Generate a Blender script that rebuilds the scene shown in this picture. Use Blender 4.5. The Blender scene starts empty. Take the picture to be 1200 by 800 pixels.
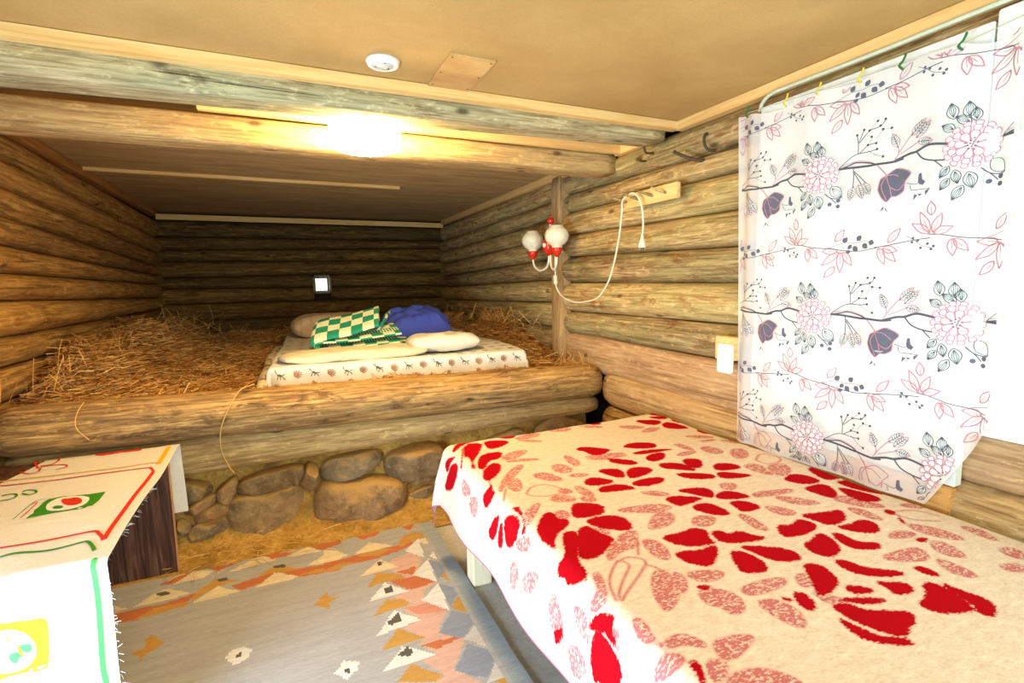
import bpy, bmesh, math, random
import numpy as np
from mathutils import Vector, Matrix, noise as mnoise
from mathutils.geometry import tessellate_polygon
random.seed(7); rng = np.random.default_rng(7)
SC = bpy.context.scene; COL = SC.collection
PI = math.pi
# ------------------------------------------------------------------ camera
cd = bpy.data.cameras.new('camera'); cam = bpy.data.objects.new('camera', cd); COL.objects.link(cam)
cd.sensor_width = 36; cd.lens = 17.7; cd.clip_start = .02
Rm = Matrix([[0.911219, 0.063032, -0.407072], [-0.411568, 0.098285, -0.906064], [-0.017102, 0.99316, 0.115501]]).to_4x4()
cam.matrix_world = Matrix.Translation((0, 0, 1.30)) @ Rm
SC.camera = cam
# ------------------------------------------------------------------ world, exposure, lights
w = bpy.data.worlds.new('world'); SC.world = w; w.use_nodes = True
bg = w.node_tree.nodes['Background']; bg.inputs[0].default_value = (.78, 1.0, .92, 1); bg.inputs[1].default_value = 1.2
SC.view_settings.view_transform = 'Standard'; SC.view_settings.look = 'None'
SC.view_settings.exposure = 0.08; SC.view_settings.gamma = 1; SC.view_settings.use_curve_mapping = False
def area(name, loc, target, sx, sy, power, col):
    d = bpy.data.lights.new(name, 'AREA'); d.shape = 'RECTANGLE'; d.size = sx; d.size_y = sy; d.energy = power; d.color = col
    o = bpy.data.objects.new(name, d); COL.objects.link(o); o.location = loc
    o.rotation_euler = (Vector(target) - Vector(loc)).to_track_quat('-Z', 'Y').to_euler(); return o
# daylight through the low hatch in the left wall beside the camera; plus an added, unseen soft fill light behind it
area('hatch_daylight', (-1.26, .63, .50), (1, .95, .3), 1.2, .90, 96, (.62, .81, 1.0))
area('rear_fill', (.55, -1.32, 1.15), (.6, 2.0, 1.2), 1.5, 1.7, 58, (.78, .96, .94))
LAMP = 92.0
# ------------------------------------------------------------------ cloth and stone outlines, in metres on the object itself
BS=[[[0.631,2.065],[0.727,2.195],[0.793,2.212],[0.881,2.191],[0.838,2.138],[0.765,2.126],[0.698,2.111],[0.628,2.029]],[[0.866,2.153],[0.93,2.19],[0.984,2.168],[0.941,2.084],[0.89,2.096]],[[0.79,2.091],[0.83,2.098],[0.902,2.047],[0.846,1.994],[0.781,1.976],[0.774,2.018]],[[0.702,2.109],[0.778,2.083],[0.738,1.998],[0.632,1.833],[0.639,1.781],[0.666,1.949],[0.643,1.937]],[[0.637,1.941],[0.683,2.078],[0.653,1.979],[0.589,1.857]],[[0.582,2.056],[0.629,1.977],[0.527,2.037],[0.545,2.073]],[[0.519,2.037],[0.602,1.968],[0.596,1.9],[0.547,1.916],[0.479,1.969],[0.435,2.085]],[[0.68,1.873],[0.728,1.941],[0.813,1.927],[0.768,1.85],[0.717,1.854],[0.67,1.772],[0.649,1.783]],[[0.651,1.742],[0.718,1.821],[0.748,1.795],[0.717,1.728],[0.655,1.664],[0.633,1.676]],[[0.635,1.616],[0.638,1.638],[0.619,1.543],[0.555,1.579],[0.583,1.619]],[[0.513,1.534],[0.567,1.492],[0.586,1.462],[0.528,1.472],[0.47,1.513],[0.48,1.551]],[[0.596,1.426],[0.622,1.384],[0.614,1.333],[0.575,1.322],[0.532,1.349],[0.515,1.389],[0.555,1.414]],[[0.629,1.43],[0.652,1.412],[0.612,1.291],[0.593,1.303],[0.625,1.32],[0.637,1.371]],[[0.541,1.457],[0.581,1.434],[0.499,1.417],[0.474,1.468]],[[0.658,1.292],[0.711,1.342],[0.729,1.32],[0.719,1.286],[0.75,1.271],[0.725,1.235],[0.685,1.22],[0.643,1.175],[0.633,1.145],[0.627,1.237]],[[0.808,1.348],[0.843,1.352],[0.899,1.303],[0.867,1.251],[0.812,1.253],[0.762,1.271]],[[0.79,1.239],[0.843,1.244],[0.904,1.214],[0.901,1.16],[0.882,1.134],[0.834,1.152],[0.795,1.2]],[[1.127,2.21],[1.21,2.237],[1.275,2.167],[1.195,2.157],[1.141,2.145]],[[1.319,2.215],[1.392,2.215],[1.365,2.155],[1.302,2.135]],[[1.408,2.206],[1.438,2.171],[1.444,2.095],[1.366,2.109]],[[1.103,1.81],[1.154,1.836],[1.255,1.75],[1.195,1.726],[1.133,1.71],[1.13,1.771]],[[1.159,1.662],[1.221,1.631],[1.248,1.562],[1.209,1.56],[1.172,1.622]],[[0.751,1.21],[0.782,1.207],[0.786,1.159],[0.808,1.115],[0.775,1.09],[0.72,1.054],[0.668,1.056],[0.672,1.086],[0.705,1.145]],[[0.642,1.098],[0.69,1.203],[0.718,1.208],[0.732,1.189],[0.698,1.128],[0.655,1.073],[0.641,0.983],[0.601,1.01],[0.592,1.034],[0.602,1.048],[0.586,1.078],[0.613,1.093]],[[0.447,1.065],[0.475,1.03],[0.45,1.029],[0.417,1.05],[0.423,1.06]],[[0.545,0.924],[0.589,0.9],[0.617,0.852],[0.592,0.844],[0.569,0.82],[0.564,0.834],[0.571,0.87],[0.546,0.908]],[[0.536,0.908],[0.564,0.877],[0.555,0.833],[0.533,0.796],[0.496,0.799],[0.479,0.808],[0.444,0.877],[0.428,0.892],[0.442,0.912]],[[1.059,1.575],[1.104,1.572],[1.146,1.541],[1.113,1.471],[1.088,1.483],[1.068,1.531]],[[1.158,1.525],[1.212,1.532],[1.25,1.488],[1.219,1.455],[1.144,1.446],[1.119,1.458]],[[0.962,1.519],[1.015,1.533],[1.068,1.457],[0.992,1.454],[0.949,1.476]],[[0.957,1.418],[0.992,1.442],[1.059,1.434],[1.088,1.36],[1.014,1.382],[0.958,1.393]],[[1.09,1.41],[1.145,1.427],[1.233,1.401],[1.193,1.359],[1.106,1.368]],[[1.301,1.514],[1.358,1.495],[1.392,1.457],[1.387,1.389],[1.331,1.427],[1.283,1.468]],[[1.411,1.501],[1.458,1.499],[1.487,1.473],[1.434,1.415],[1.389,1.418],[1.392,1.457]],[[1.5,1.423],[1.565,1.407],[1.579,1.362],[1.551,1.346],[1.453,1.369]],[[1.295,1.407],[1.414,1.356],[1.407,1.313],[1.318,1.336],[1.288,1.373]],[[1.44,1.353],[1.482,1.347],[1.546,1.28],[1.513,1.274],[1.414,1.3]],[[1.309,1.756],[1.382,1.785],[1.458,1.726],[1.428,1.668],[1.376,1.683],[1.334,1.722]],[[1.297,1.674],[1.378,1.664],[1.442,1.631],[1.467,1.611],[1.398,1.622],[1.305,1.639]],[[1.307,1.598],[1.378,1.62],[1.409,1.593],[1.361,1.548],[1.309,1.537],[1.294,1.56]],[[1.105,1.814],[1.16,1.832],[1.14,1.786],[1.117,1.778]],[[1.154,1.809],[1.259,1.755],[1.176,1.712],[1.136,1.716]],[[1.141,1.649],[1.237,1.618],[1.242,1.554],[1.194,1.562]],[[1.186,1.287],[1.244,1.283],[1.296,1.265],[1.298,1.231],[1.258,1.189],[1.238,1.207],[1.218,1.24]],[[1.273,1.197],[1.326,1.217],[1.364,1.201],[1.381,1.143],[1.341,1.145],[1.27,1.172]],[[1.106,1.25],[1.145,1.258],[1.233,1.202],[1.169,1.19],[1.113,1.183],[1.102,1.209]],[[1.133,1.159],[1.175,1.173],[1.216,1.163],[1.221,1.082],[1.187,1.074],[1.15,1.105]],[[1.275,1.144],[1.332,1.131],[1.343,1.075],[1.309,1.065],[1.256,1.071],[1.266,1.1]],[[1.761,2.137],[1.821,2.146],[1.866,2.089],[1.895,2.017],[1.814,2.029],[1.753,2.093]],[[1.707,2.078],[1.771,2.06],[1.809,2.024],[1.75,1.996]],[[1.61,2.081],[1.727,2.008],[1.702,1.96],[1.641,1.957]],[[1.692,1.948],[1.751,1.959],[1.776,1.836],[1.725,1.846],[1.67,1.891]],[[1.787,1.987],[1.864,1.984],[1.88,1.927],[1.886,1.863],[1.825,1.87],[1.769,1.942]],[[1.773,1.805],[1.841,1.785],[1.841,1.722],[1.771,1.727]],[[1.804,1.701],[1.876,1.703],[1.858,1.623],[1.794,1.627]],[[0.927,1.063],[0.995,1.057],[1.046,1.06],[1.07,1.034],[1.037,0.99],[1.037,0.964],[0.967,0.986],[0.937,1.019]],[[1.071,1.02],[1.103,1.011],[1.1,0.985],[1.152,0.987],[1.157,0.955],[1.189,0.926],[1.125,0.927],[1.048,0.959]],[[0.899,0.977],[0.936,0.977],[0.971,0.959],[1.028,0.962],[1.006,0.93],[0.947,0.891],[0.924,0.897],[0.898,0.937]],[[1.038,0.921],[1.069,0.893],[1.067,0.827],[1.03,0.809],[0.983,0.832],[1.0,0.866]],[[1.075,0.926],[1.116,0.906],[1.188,0.859],[1.179,0.817],[1.142,0.813],[1.094,0.836],[1.084,0.892]],[[0.842,0.842],[0.881,0.828],[0.852,0.819]],[[0.656,0.669],[0.672,0.662],[0.654,0.624],[0.641,0.619],[0.653,0.647]],[[0.985,0.728],[1.0,0.712],[0.986,0.712]],[[1.768,1.226],[1.821,1.199],[1.827,1.119],[1.788,1.112],[1.727,1.121],[1.735,1.166]],[[1.596,1.191],[1.669,1.212],[1.706,1.171],[1.701,1.12],[1.626,1.121],[1.597,1.164]],[[1.578,1.099],[1.62,1.11],[1.693,1.099],[1.661,1.042],[1.614,1.012],[1.588,1.017],[1.584,1.049]],[[1.741,1.1],[1.807,1.088],[1.833,1.045],[1.836,1.002],[1.816,0.956],[1.794,0.957],[1.755,1.01],[1.741,1.058]],[[1.695,1.064],[1.729,1.039],[1.753,0.965],[1.717,0.931],[1.66,0.953],[1.659,0.99]],[[1.391,0.979],[1.441,0.967],[1.488,0.95],[1.533,0.947],[1.503,0.911],[1.464,0.893],[1.409,0.897],[1.404,0.935]],[[1.412,0.884],[1.461,0.872],[1.517,0.877],[1.535,0.859],[1.519,0.826],[1.481,0.806],[1.441,0.831]],[[1.277,0.968],[1.317,0.948],[1.362,0.966],[1.381,0.946],[1.38,0.911],[1.319,0.897],[1.25,0.903],[1.233,0.917]],[[1.245,0.859],[1.291,0.867],[1.34,0.886],[1.352,0.864],[1.318,0.804],[1.264,0.788],[1.237,0.801],[1.229,0.828]],[[1.365,0.863],[1.391,0.861],[1.385,0.806],[1.413,0.787],[1.428,0.77],[1.397,0.756],[1.349,0.784],[1.343,0.811]],[[1.888,1.419],[1.903,1.387],[1.897,1.286],[1.853,1.297],[1.844,1.358]],[[1.653,0.888],[1.67,0.873],[1.648,0.852],[1.626,0.863]],[[1.629,0.836],[1.614,0.808],[1.602,0.808]],[[1.152,0.797],[1.19,0.778],[1.186,0.754],[1.168,0.713],[1.111,0.693],[1.07,0.691],[1.084,0.715],[1.121,0.755]],[[1.243,0.775],[1.27,0.765],[1.28,0.719],[1.33,0.678],[1.338,0.659],[1.288,0.674],[1.238,0.708],[1.228,0.744]],[[1.16,0.693],[1.189,0.679],[1.207,0.656],[1.173,0.655],[1.142,0.674]],[[1.058,0.663],[1.099,0.651],[1.11,0.617],[1.184,0.582],[1.187,0.565],[1.154,0.55],[1.134,0.549],[1.109,0.536],[1.079,0.549],[1.061,0.588],[1.052,0.622]],[[1.032,0.632],[1.041,0.597],[1.05,0.561],[1.075,0.539],[1.095,0.531],[1.093,0.517],[1.07,0.521],[1.031,0.55],[1.013,0.576]],[[1.156,0.645],[1.197,0.625],[1.154,0.621],[1.107,0.652],[1.093,0.671]],[[1.233,0.583],[1.28,0.585],[1.335,0.622],[1.353,0.609],[1.354,0.576],[1.337,0.541],[1.314,0.515],[1.261,0.533],[1.237,0.552]],[[1.378,0.671],[1.406,0.657],[1.403,0.618],[1.378,0.63]],[[1.371,0.605],[1.372,0.576],[1.388,0.524],[1.359,0.498],[1.323,0.49],[1.313,0.504],[1.341,0.531],[1.344,0.563]],[[1.238,0.674],[1.282,0.652],[1.299,0.63],[1.272,0.611],[1.229,0.623],[1.242,0.648]],[[1.795,0.804],[1.824,0.782],[1.872,0.766],[1.883,0.676],[1.843,0.689],[1.827,0.742]],[[1.025,0.726],[1.047,0.715],[1.029,0.673],[1.0,0.667],[0.999,0.696]],[[1.526,0.743],[1.575,0.732],[1.533,0.721]]]
BL=[[[1.681,0.624],[1.725,0.615],[1.726,0.59],[1.68,0.572],[1.666,0.596]],[[1.591,0.583],[1.654,0.563],[1.605,0.545],[1.57,0.567]],[[1.733,0.736],[1.774,0.709],[1.742,0.644],[1.721,0.667]],[[1.354,0.731],[1.452,0.724],[1.497,0.708],[1.453,0.667],[1.39,0.692]],[[1.474,0.667],[1.487,0.628],[1.48,0.581],[1.449,0.586],[1.435,0.622]],[[1.561,0.72],[1.588,0.694],[1.556,0.633],[1.518,0.652],[1.515,0.687]],[[1.606,0.806],[1.66,0.758],[1.666,0.681],[1.615,0.706],[1.583,0.761]],[[1.472,0.782],[1.558,0.78],[1.569,0.755],[1.512,0.756]],[[1.091,0.769],[1.127,0.762],[1.083,0.725],[1.061,0.736]],[[1.068,0.714],[1.091,0.685],[1.107,0.652],[1.058,0.667]],[[0.87,1.072],[0.9,1.063],[0.905,1.016],[0.871,0.961],[0.85,0.977],[0.849,1.019]],[[0.787,0.927],[0.821,0.936],[0.821,0.901],[0.781,0.853],[0.787,0.832],[0.717,0.795],[0.723,0.829],[0.741,0.872]],[[0.836,0.914],[0.851,0.886],[0.806,0.832],[0.79,0.849]],[[0.857,0.893],[0.91,0.883],[0.949,0.859],[0.923,0.841],[0.868,0.848]],[[0.834,0.827],[0.881,0.814],[0.905,0.775],[0.883,0.735],[0.843,0.731],[0.841,0.764],[0.817,0.784]],[[0.929,0.79],[0.991,0.789],[1.06,0.774],[1.033,0.754],[0.964,0.755],[0.923,0.767]],[[0.921,0.742],[0.97,0.727],[0.979,0.681],[0.961,0.651],[0.936,0.64],[0.92,0.682]],[[0.636,0.815],[0.652,0.799],[0.636,0.743],[0.641,0.704],[0.641,0.735],[0.614,0.754]],[[0.653,0.728],[0.697,0.734],[0.722,0.701],[0.716,0.684],[0.685,0.709],[0.644,0.712]],[[0.743,0.691],[0.798,0.685],[0.832,0.669],[0.801,0.657],[0.734,0.638],[0.722,0.662]],[[0.624,0.703],[0.629,0.707],[0.662,0.679],[0.619,0.667],[0.589,0.684],[0.575,0.702]],[[0.701,0.613],[0.761,0.607],[0.794,0.58],[0.806,0.546],[0.789,0.533],[0.674,0.588]],[[0.934,1.123],[0.987,1.157],[1.043,1.137],[1.009,1.108],[0.942,1.104]],[[1.074,1.098],[1.129,1.11],[1.137,1.067],[1.1,1.048],[1.068,1.057]],[[1.233,1.067],[1.256,1.039],[1.22,0.954],[1.2,0.984]],[[0.691,0.659],[0.727,0.641],[0.683,0.61],[0.662,0.615]],[[0.563,1.329],[0.602,1.274],[0.591,1.236],[0.56,1.262],[0.549,1.309]],[[0.486,1.346],[0.505,1.304],[0.485,1.277],[0.428,1.293],[0.416,1.335]],[[0.491,1.245],[0.536,1.2],[0.544,1.159],[0.509,1.172],[0.468,1.202],[0.465,1.239]],[[0.504,1.095],[0.542,1.081],[0.531,1.059],[0.483,1.025],[0.44,1.035],[0.412,1.06],[0.466,1.085]],[[0.635,0.932],[0.656,0.994],[0.674,0.99],[0.628,0.889],[0.588,0.908],[0.59,0.928]],[[0.561,0.988],[0.573,0.941],[0.521,0.916],[0.501,0.924],[0.517,0.966]],[[0.447,1.002],[0.468,0.958],[0.428,0.924],[0.38,0.967],[0.401,0.993]],[[0.595,0.841],[0.595,0.82],[0.563,0.809],[0.569,0.827]],[[0.738,1.053],[0.786,1.096],[0.817,1.093],[0.861,1.082],[0.84,1.047],[0.781,1.053],[0.725,1.018]],[[0.864,1.069],[0.895,1.066],[0.896,0.997],[0.868,0.958],[0.85,0.988]],[[0.768,1.85],[0.847,1.905],[0.915,1.894],[0.878,1.852],[0.798,1.813]],[[0.765,1.808],[0.843,1.812],[0.931,1.768],[0.831,1.785]],[[0.631,1.541],[0.701,1.66],[0.792,1.751],[0.831,1.753],[0.781,1.696],[0.693,1.61]],[[0.681,1.582],[0.724,1.648],[0.752,1.634],[0.73,1.557],[0.695,1.525]],[[0.575,1.837],[0.569,1.777],[0.56,1.729],[0.526,1.78],[0.528,1.831]],[[0.531,1.75],[0.565,1.664],[0.512,1.65],[0.483,1.688]],[[0.638,1.352],[0.684,1.396],[0.731,1.415],[0.666,1.338],[0.623,1.297]],[[1.02,1.768],[1.04,1.734],[1.04,1.668],[1.008,1.642],[0.998,1.689]],[[0.927,1.704],[0.976,1.679],[0.977,1.616],[0.934,1.608],[0.908,1.641]],[[0.82,1.656],[0.875,1.648],[0.905,1.557],[0.863,1.56],[0.818,1.61]],[[0.927,1.583],[0.975,1.588],[1.016,1.557],[0.968,1.553]],[[0.836,1.487],[0.87,1.486],[0.869,1.438],[0.825,1.444]],[[0.9,1.489],[0.927,1.475],[0.927,1.409],[0.909,1.371],[0.885,1.398]],[[0.769,1.426],[0.82,1.447],[0.85,1.385],[0.821,1.37],[0.771,1.395]],[[0.863,1.394],[0.909,1.371],[0.894,1.334],[0.861,1.35]],[[0.914,1.254],[0.987,1.245],[0.971,1.213],[0.932,1.226]],[[0.932,2.074],[1.05,2.134],[1.088,2.099],[1.028,2.053],[0.955,2.048]],[[0.928,2.047],[0.997,2.026],[1.043,1.979],[0.98,1.992]],[[0.564,1.323],[0.609,1.273],[0.588,1.24],[0.548,1.311]],[[0.735,1.33],[0.77,1.326],[0.76,1.278],[0.726,1.283]],[[0.795,1.2],[0.819,1.165],[0.806,1.138],[0.787,1.17]],[[0.822,1.119],[0.886,1.132],[0.874,1.094],[0.828,1.064],[0.798,1.078]],[[1.123,2.112],[1.195,2.157],[1.263,2.121],[1.226,2.058]],[[1.309,2.114],[1.377,2.095],[1.424,2.044],[1.338,2.065]],[[1.101,1.726],[1.259,1.706],[1.258,1.658],[1.153,1.654],[1.09,1.682]],[[1.483,2.04],[1.56,2.017],[1.605,1.952],[1.519,1.963]],[[1.523,1.903],[1.606,1.941],[1.661,1.912],[1.574,1.877]],[[1.649,1.752],[1.734,1.732],[1.773,1.667],[1.695,1.693]],[[1.652,1.659],[1.733,1.659],[1.744,1.639],[1.681,1.638]],[[1.744,1.639],[1.801,1.596],[1.857,1.526],[1.783,1.543]],[[1.51,1.665],[1.551,1.657],[1.544,1.559],[1.514,1.587]],[[1.422,1.551],[1.499,1.57],[1.543,1.548],[1.461,1.531]],[[1.573,1.569],[1.625,1.593],[1.653,1.553],[1.64,1.498],[1.578,1.499]],[[1.653,1.479],[1.702,1.515],[1.74,1.496],[1.704,1.43],[1.649,1.424],[1.632,1.443]],[[1.796,1.518],[1.838,1.458],[1.816,1.432],[1.784,1.473]],[[1.592,1.366],[1.652,1.346],[1.626,1.278],[1.582,1.31]],[[1.378,1.274],[1.432,1.247],[1.373,1.209],[1.343,1.233]],[[1.063,1.333],[1.119,1.321],[1.152,1.265],[1.102,1.275]],[[0.919,1.252],[0.982,1.248],[1.063,1.229],[1.089,1.188],[1.022,1.181],[0.956,1.214]],[[0.929,1.117],[1.0,1.179],[1.045,1.176],[1.053,1.14],[0.988,1.111],[0.939,1.106]],[[1.055,1.078],[1.109,1.112],[1.155,1.083],[1.113,1.049],[1.074,1.057]],[[1.228,1.066],[1.251,1.048],[1.233,0.967],[1.211,0.961],[1.211,1.013]],[[1.401,1.156],[1.468,1.154],[1.429,1.119],[1.399,1.134]],[[1.201,1.699],[1.265,1.702],[1.261,1.656],[1.221,1.654]],[[1.708,1.512],[1.746,1.492],[1.695,1.423],[1.641,1.417],[1.624,1.436]],[[1.585,1.359],[1.643,1.361],[1.622,1.29],[1.604,1.232],[1.581,1.272]],[[1.658,1.312],[1.734,1.304],[1.704,1.238],[1.63,1.21],[1.611,1.238]],[[1.785,1.299],[1.847,1.3],[1.841,1.26],[1.792,1.275]],[[1.407,1.161],[1.475,1.143],[1.551,1.12],[1.512,1.101],[1.429,1.119],[1.383,1.134]],[[1.438,1.107],[1.482,1.078],[1.532,1.002],[1.472,1.011],[1.436,1.05]],[[1.348,1.073],[1.386,1.047],[1.405,0.997],[1.366,0.991],[1.34,1.017]],[[1.226,1.067],[1.251,1.042],[1.242,0.98],[1.22,0.951],[1.207,0.985]],[[1.563,0.946],[1.594,0.923],[1.583,0.853],[1.557,0.848],[1.544,0.903]],[[1.581,1.006],[1.654,1.014],[1.682,0.956],[1.687,0.897],[1.628,0.913],[1.601,0.954]],[[1.751,0.893],[1.803,0.881],[1.811,0.843],[1.765,0.852],[1.736,0.88]],[[1.841,0.906],[1.86,0.867],[1.869,0.848],[1.834,0.831],[1.831,0.867]],[[1.484,0.783],[1.54,0.788],[1.567,0.764],[1.493,0.763]]]
BK=[[0.006,[[0.743,1.014],[0.69,0.968],[0.662,0.929],[0.644,0.881]]],[0.006,[[0.754,1.009],[0.758,0.982],[0.71,0.941],[0.663,0.896],[0.654,0.873],[0.677,0.889],[0.753,0.937],[0.793,0.965]]],[0.006,[[0.743,1.009],[0.779,1.017],[0.809,0.992],[0.798,0.967]]],[0.006,[[0.861,1.082],[0.813,1.016]]],[0.006,[[0.801,0.966],[0.815,0.94],[0.812,0.909]]],[0.006,[[0.448,1.279],[0.456,1.233],[0.486,1.232]]],[0.006,[[0.43,1.031],[0.423,1.007]]],[0.006,[[0.718,1.498],[0.757,1.543],[0.815,1.549],[0.849,1.497],[0.85,1.464],[0.787,1.447],[0.742,1.462],[0.717,1.49]]],[0.006,[[0.671,1.813],[0.635,1.616]]],[0.006,[[0.672,1.569],[0.63,1.495]]],[0.006,[[1.678,1.375],[1.741,1.411],[1.774,1.382],[1.764,1.331],[1.711,1.316],[1.676,1.334],[1.681,1.374]]],[0.006,[[1.673,0.865],[1.736,0.847],[1.76,0.796]]],[0.006,[[1.648,0.852],[1.661,0.808],[1.717,0.775]]],[0.006,[[1.653,0.849],[1.605,0.801],[1.635,0.736]]]]
RUG=[["C",[-0.521,2.512],[-0.455,2.59],[-0.375,2.555],[-0.403,2.509]],["C",[-0.319,2.505],[-0.184,2.609],[-0.099,2.532]],["C",[-0.071,2.533],[0.027,2.594],[0.092,2.518]],["C",[-0.64,2.391],[-0.586,2.467],[-0.536,2.485],[-0.445,2.399],[-0.527,2.39]],["C",[0.019,2.407],[0.099,2.482],[0.176,2.465],[0.168,2.385]],["C",[-0.717,2.443],[-0.659,2.392],[-0.698,2.382]],["O",[-0.584,2.534],[-0.519,2.574],[-0.455,2.59],[-0.521,2.512]],["O",[-0.414,2.599],[-0.274,2.601],[-0.22,2.606],[-0.357,2.542]],["O",[-0.17,2.602],[-0.032,2.578],[-0.071,2.539],[-0.126,2.539]],["O",[0.027,2.605],[0.19,2.608],[0.185,2.551],[0.092,2.524]],["O",[-0.7,2.376],[-0.522,2.365],[-0.45,2.385],[-0.42,2.387],[-0.455,2.317],[-0.547,2.339],[-0.607,2.288],[-0.679,2.302]],["O",[-0.292,2.384],[-0.193,2.407],[-0.125,2.448],[-0.089,2.402],[-0.157,2.353],[-0.247,2.328]],["O",[-0.089,2.402],[0.019,2.398],[0.166,2.366],[0.16,2.3],[-0.037,2.331]],["Y",[-0.617,2.3],[-0.557,2.351],[-0.42,2.331],[-0.446,2.305],[-0.525,2.299]],["Y",[-0.434,2.322],[-0.421,2.396],[-0.365,2.463],[-0.297,2.439],[-0.253,2.418],[-0.327,2.409],[-0.379,2.375]],["Y",[-0.193,2.397],[-0.16,2.446],[-0.098,2.465],[-0.017,2.406],[-0.071,2.394],[-0.142,2.419]],["Y",[-0.037,2.349],[0.053,2.352],[0.166,2.366],[0.161,2.31],[0.052,2.325]],["Y",[-0.582,2.086],[-0.537,2.082],[-0.546,2.14],[-0.533,2.16],[-0.477,2.089],[-0.528,2.037],[-0.532,2.011],[-0.543,2.033]],["Y",[0.03,2.083],[0.085,2.159],[0.09,2.116],[0.131,2.097],[0.087,2.071],[0.091,2.024]],["C",[-0.432,2.309],[-0.343,2.408],[-0.247,2.32]],["C",[-0.194,2.319],[-0.116,2.415],[-0.011,2.327]],["D",[-0.578,2.463],[-0.541,2.47],[-0.52,2.435],[-0.556,2.428]],["D",[0.094,2.474],[0.128,2.478],[0.129,2.435]],["D",[-0.357,2.468],[-0.316,2.466],[-0.297,2.439],[-0.338,2.441]],["D",[-0.125,2.478],[-0.08,2.476],[-0.071,2.442],[-0.116,2.448]],["W",[-0.271,1.903],[-0.248,1.938],[-0.214,1.939],[-0.185,1.908],[-0.196,1.867],[-0.235,1.853]],["D",[-0.235,1.903],[-0.219,1.912],[-0.214,1.887],[-0.23,1.884]],["P",[0.386,2.294],[0.498,2.317],[0.52,2.229],[0.487,2.182],[0.528,2.025],[0.454,1.972],[0.456,1.905],[0.514,1.814],[0.452,1.728],[0.479,1.674],[0.528,1.638],[0.474,1.553],[0.444,1.511],[0.506,1.418],[0.374,1.481],[0.408,1.496],[0.351,1.6],[0.409,1.608],[0.363,1.679],[0.394,1.702],[0.33,1.787],[0.407,1.806],[0.352,1.892],[0.403,1.915],[0.329,1.999],[0.405,2.005],[0.35,2.111],[0.411,2.12],[0.352,2.227]],["P",[0.374,1.481],[0.506,1.418],[0.482,1.245],[0.339,1.313]],["O",[0.106,2.58],[0.213,2.627],[0.169,2.573],[0.102,2.522]],["O",[0.241,2.627],[0.413,2.623],[0.356,2.557],[0.286,2.541]],["O",[0.484,2.616],[0.598,2.631],[0.524,2.527]],["O",[0.093,2.394],[0.332,2.41],[0.452,2.41],[0.505,2.445],[0.513,2.38],[0.429,2.351],[0.329,2.332],[0.089,2.335]],["O",[0.341,2.116],[0.449,2.111],[0.528,2.025],[0.426,2.012],[0.4,2.025]],["O",[0.382,2.172],[0.477,2.186],[0.451,2.119]],["O",[0.365,1.671],[0.492,1.658],[0.504,1.643],[0.414,1.624]],["S",[0.363,1.902],[0.454,1.898],[0.514,1.814],[0.402,1.838]],["Y",[0.234,2.39],[0.323,2.426],[0.403,2.387],[0.333,2.353]],["Y",[0.442,2.415],[0.479,2.484],[0.543,2.505],[0.625,2.412],[0.57,2.426],[0.498,2.412],[0.445,2.378]],["Y",[0.089,2.335],[0.17,2.367],[0.247,2.33],[0.146,2.327],[0.087,2.315]],["Y",[0.245,2.108],[0.304,2.21],[0.399,2.154],[0.409,2.111],[0.313,2.12]],["Y",[0.236,1.903],[0.309,1.992],[0.368,1.964],[0.394,1.919],[0.294,1.912]],["Y",[0.236,1.703],[0.314,1.794],[0.394,1.702]],["Y",[0.261,1.534],[0.319,1.593],[0.402,1.499],[0.374,1.481]],["C",[0.225,2.405],[0.313,2.502],[0.42,2.414]],["C",[0.102,2.522],[0.161,2.482],[0.206,2.415],[0.094,2.415]],["C",[0.236,2.214],[0.337,2.318],[0.401,2.213]],["W",[0.234,2.004],[0.322,2.116],[0.405,2.005]],["W",[0.234,1.786],[0.32,1.908],[0.407,1.806],[0.314,1.794]],["W",[0.225,1.599],[0.309,1.692],[0.408,1.602]],["W",[0.074,1.665],[0.111,1.709],[0.156,1.682],[0.148,1.647],[0.108,1.617]],["W",[0.459,2.336],[0.547,2.425],[0.532,2.234]],["W",[0.447,2.121],[0.544,2.217],[0.528,2.025]],["W",[0.437,1.922],[0.534,2.013],[0.522,1.81]],["W",[0.554,2.234],[0.611,2.32],[0.617,2.15]],["D",[0.318,2.295],[0.343,2.289],[0.335,2.256],[0.316,2.265]],["D",[0.309,2.069],[0.344,2.081],[0.34,2.036],[0.306,2.035]],["D",[0.287,1.849],[0.333,1.886],[0.335,1.833],[0.29,1.82]],["D",[0.285,1.655],[0.324,1.685],[0.336,1.649],[0.319,1.627]],["D",[0.107,1.671],[0.125,1.668],[0.119,1.644],[0.105,1.651]],["B",[0.544,2.217],[0.618,2.118],[0.541,2.037]],["B",[0.532,2.005],[0.603,1.926],[0.532,1.828]],["B",[0.445,1.704],[0.53,1.806],[0.612,1.722],[0.522,1.634]],["B",[0.446,1.504],[0.524,1.602],[0.611,1.517],[0.531,1.421]],["C",[0.544,2.414],[0.625,2.412],[0.614,2.331],[0.556,2.371]],["Y",[0.555,2.05],[0.623,2.119],[0.614,1.93]],["Y",[0.53,1.822],[0.604,1.917],[0.618,1.726]],["L",[0.522,1.634],[0.622,1.724],[0.618,1.514]],["L",[0.526,1.408],[0.617,1.521],[0.633,1.432],[0.631,1.358]],["L",[0.607,1.924],[0.623,2.136],[0.667,2.136],[0.676,1.865],[0.662,1.683],[0.622,1.724]]]
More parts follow.
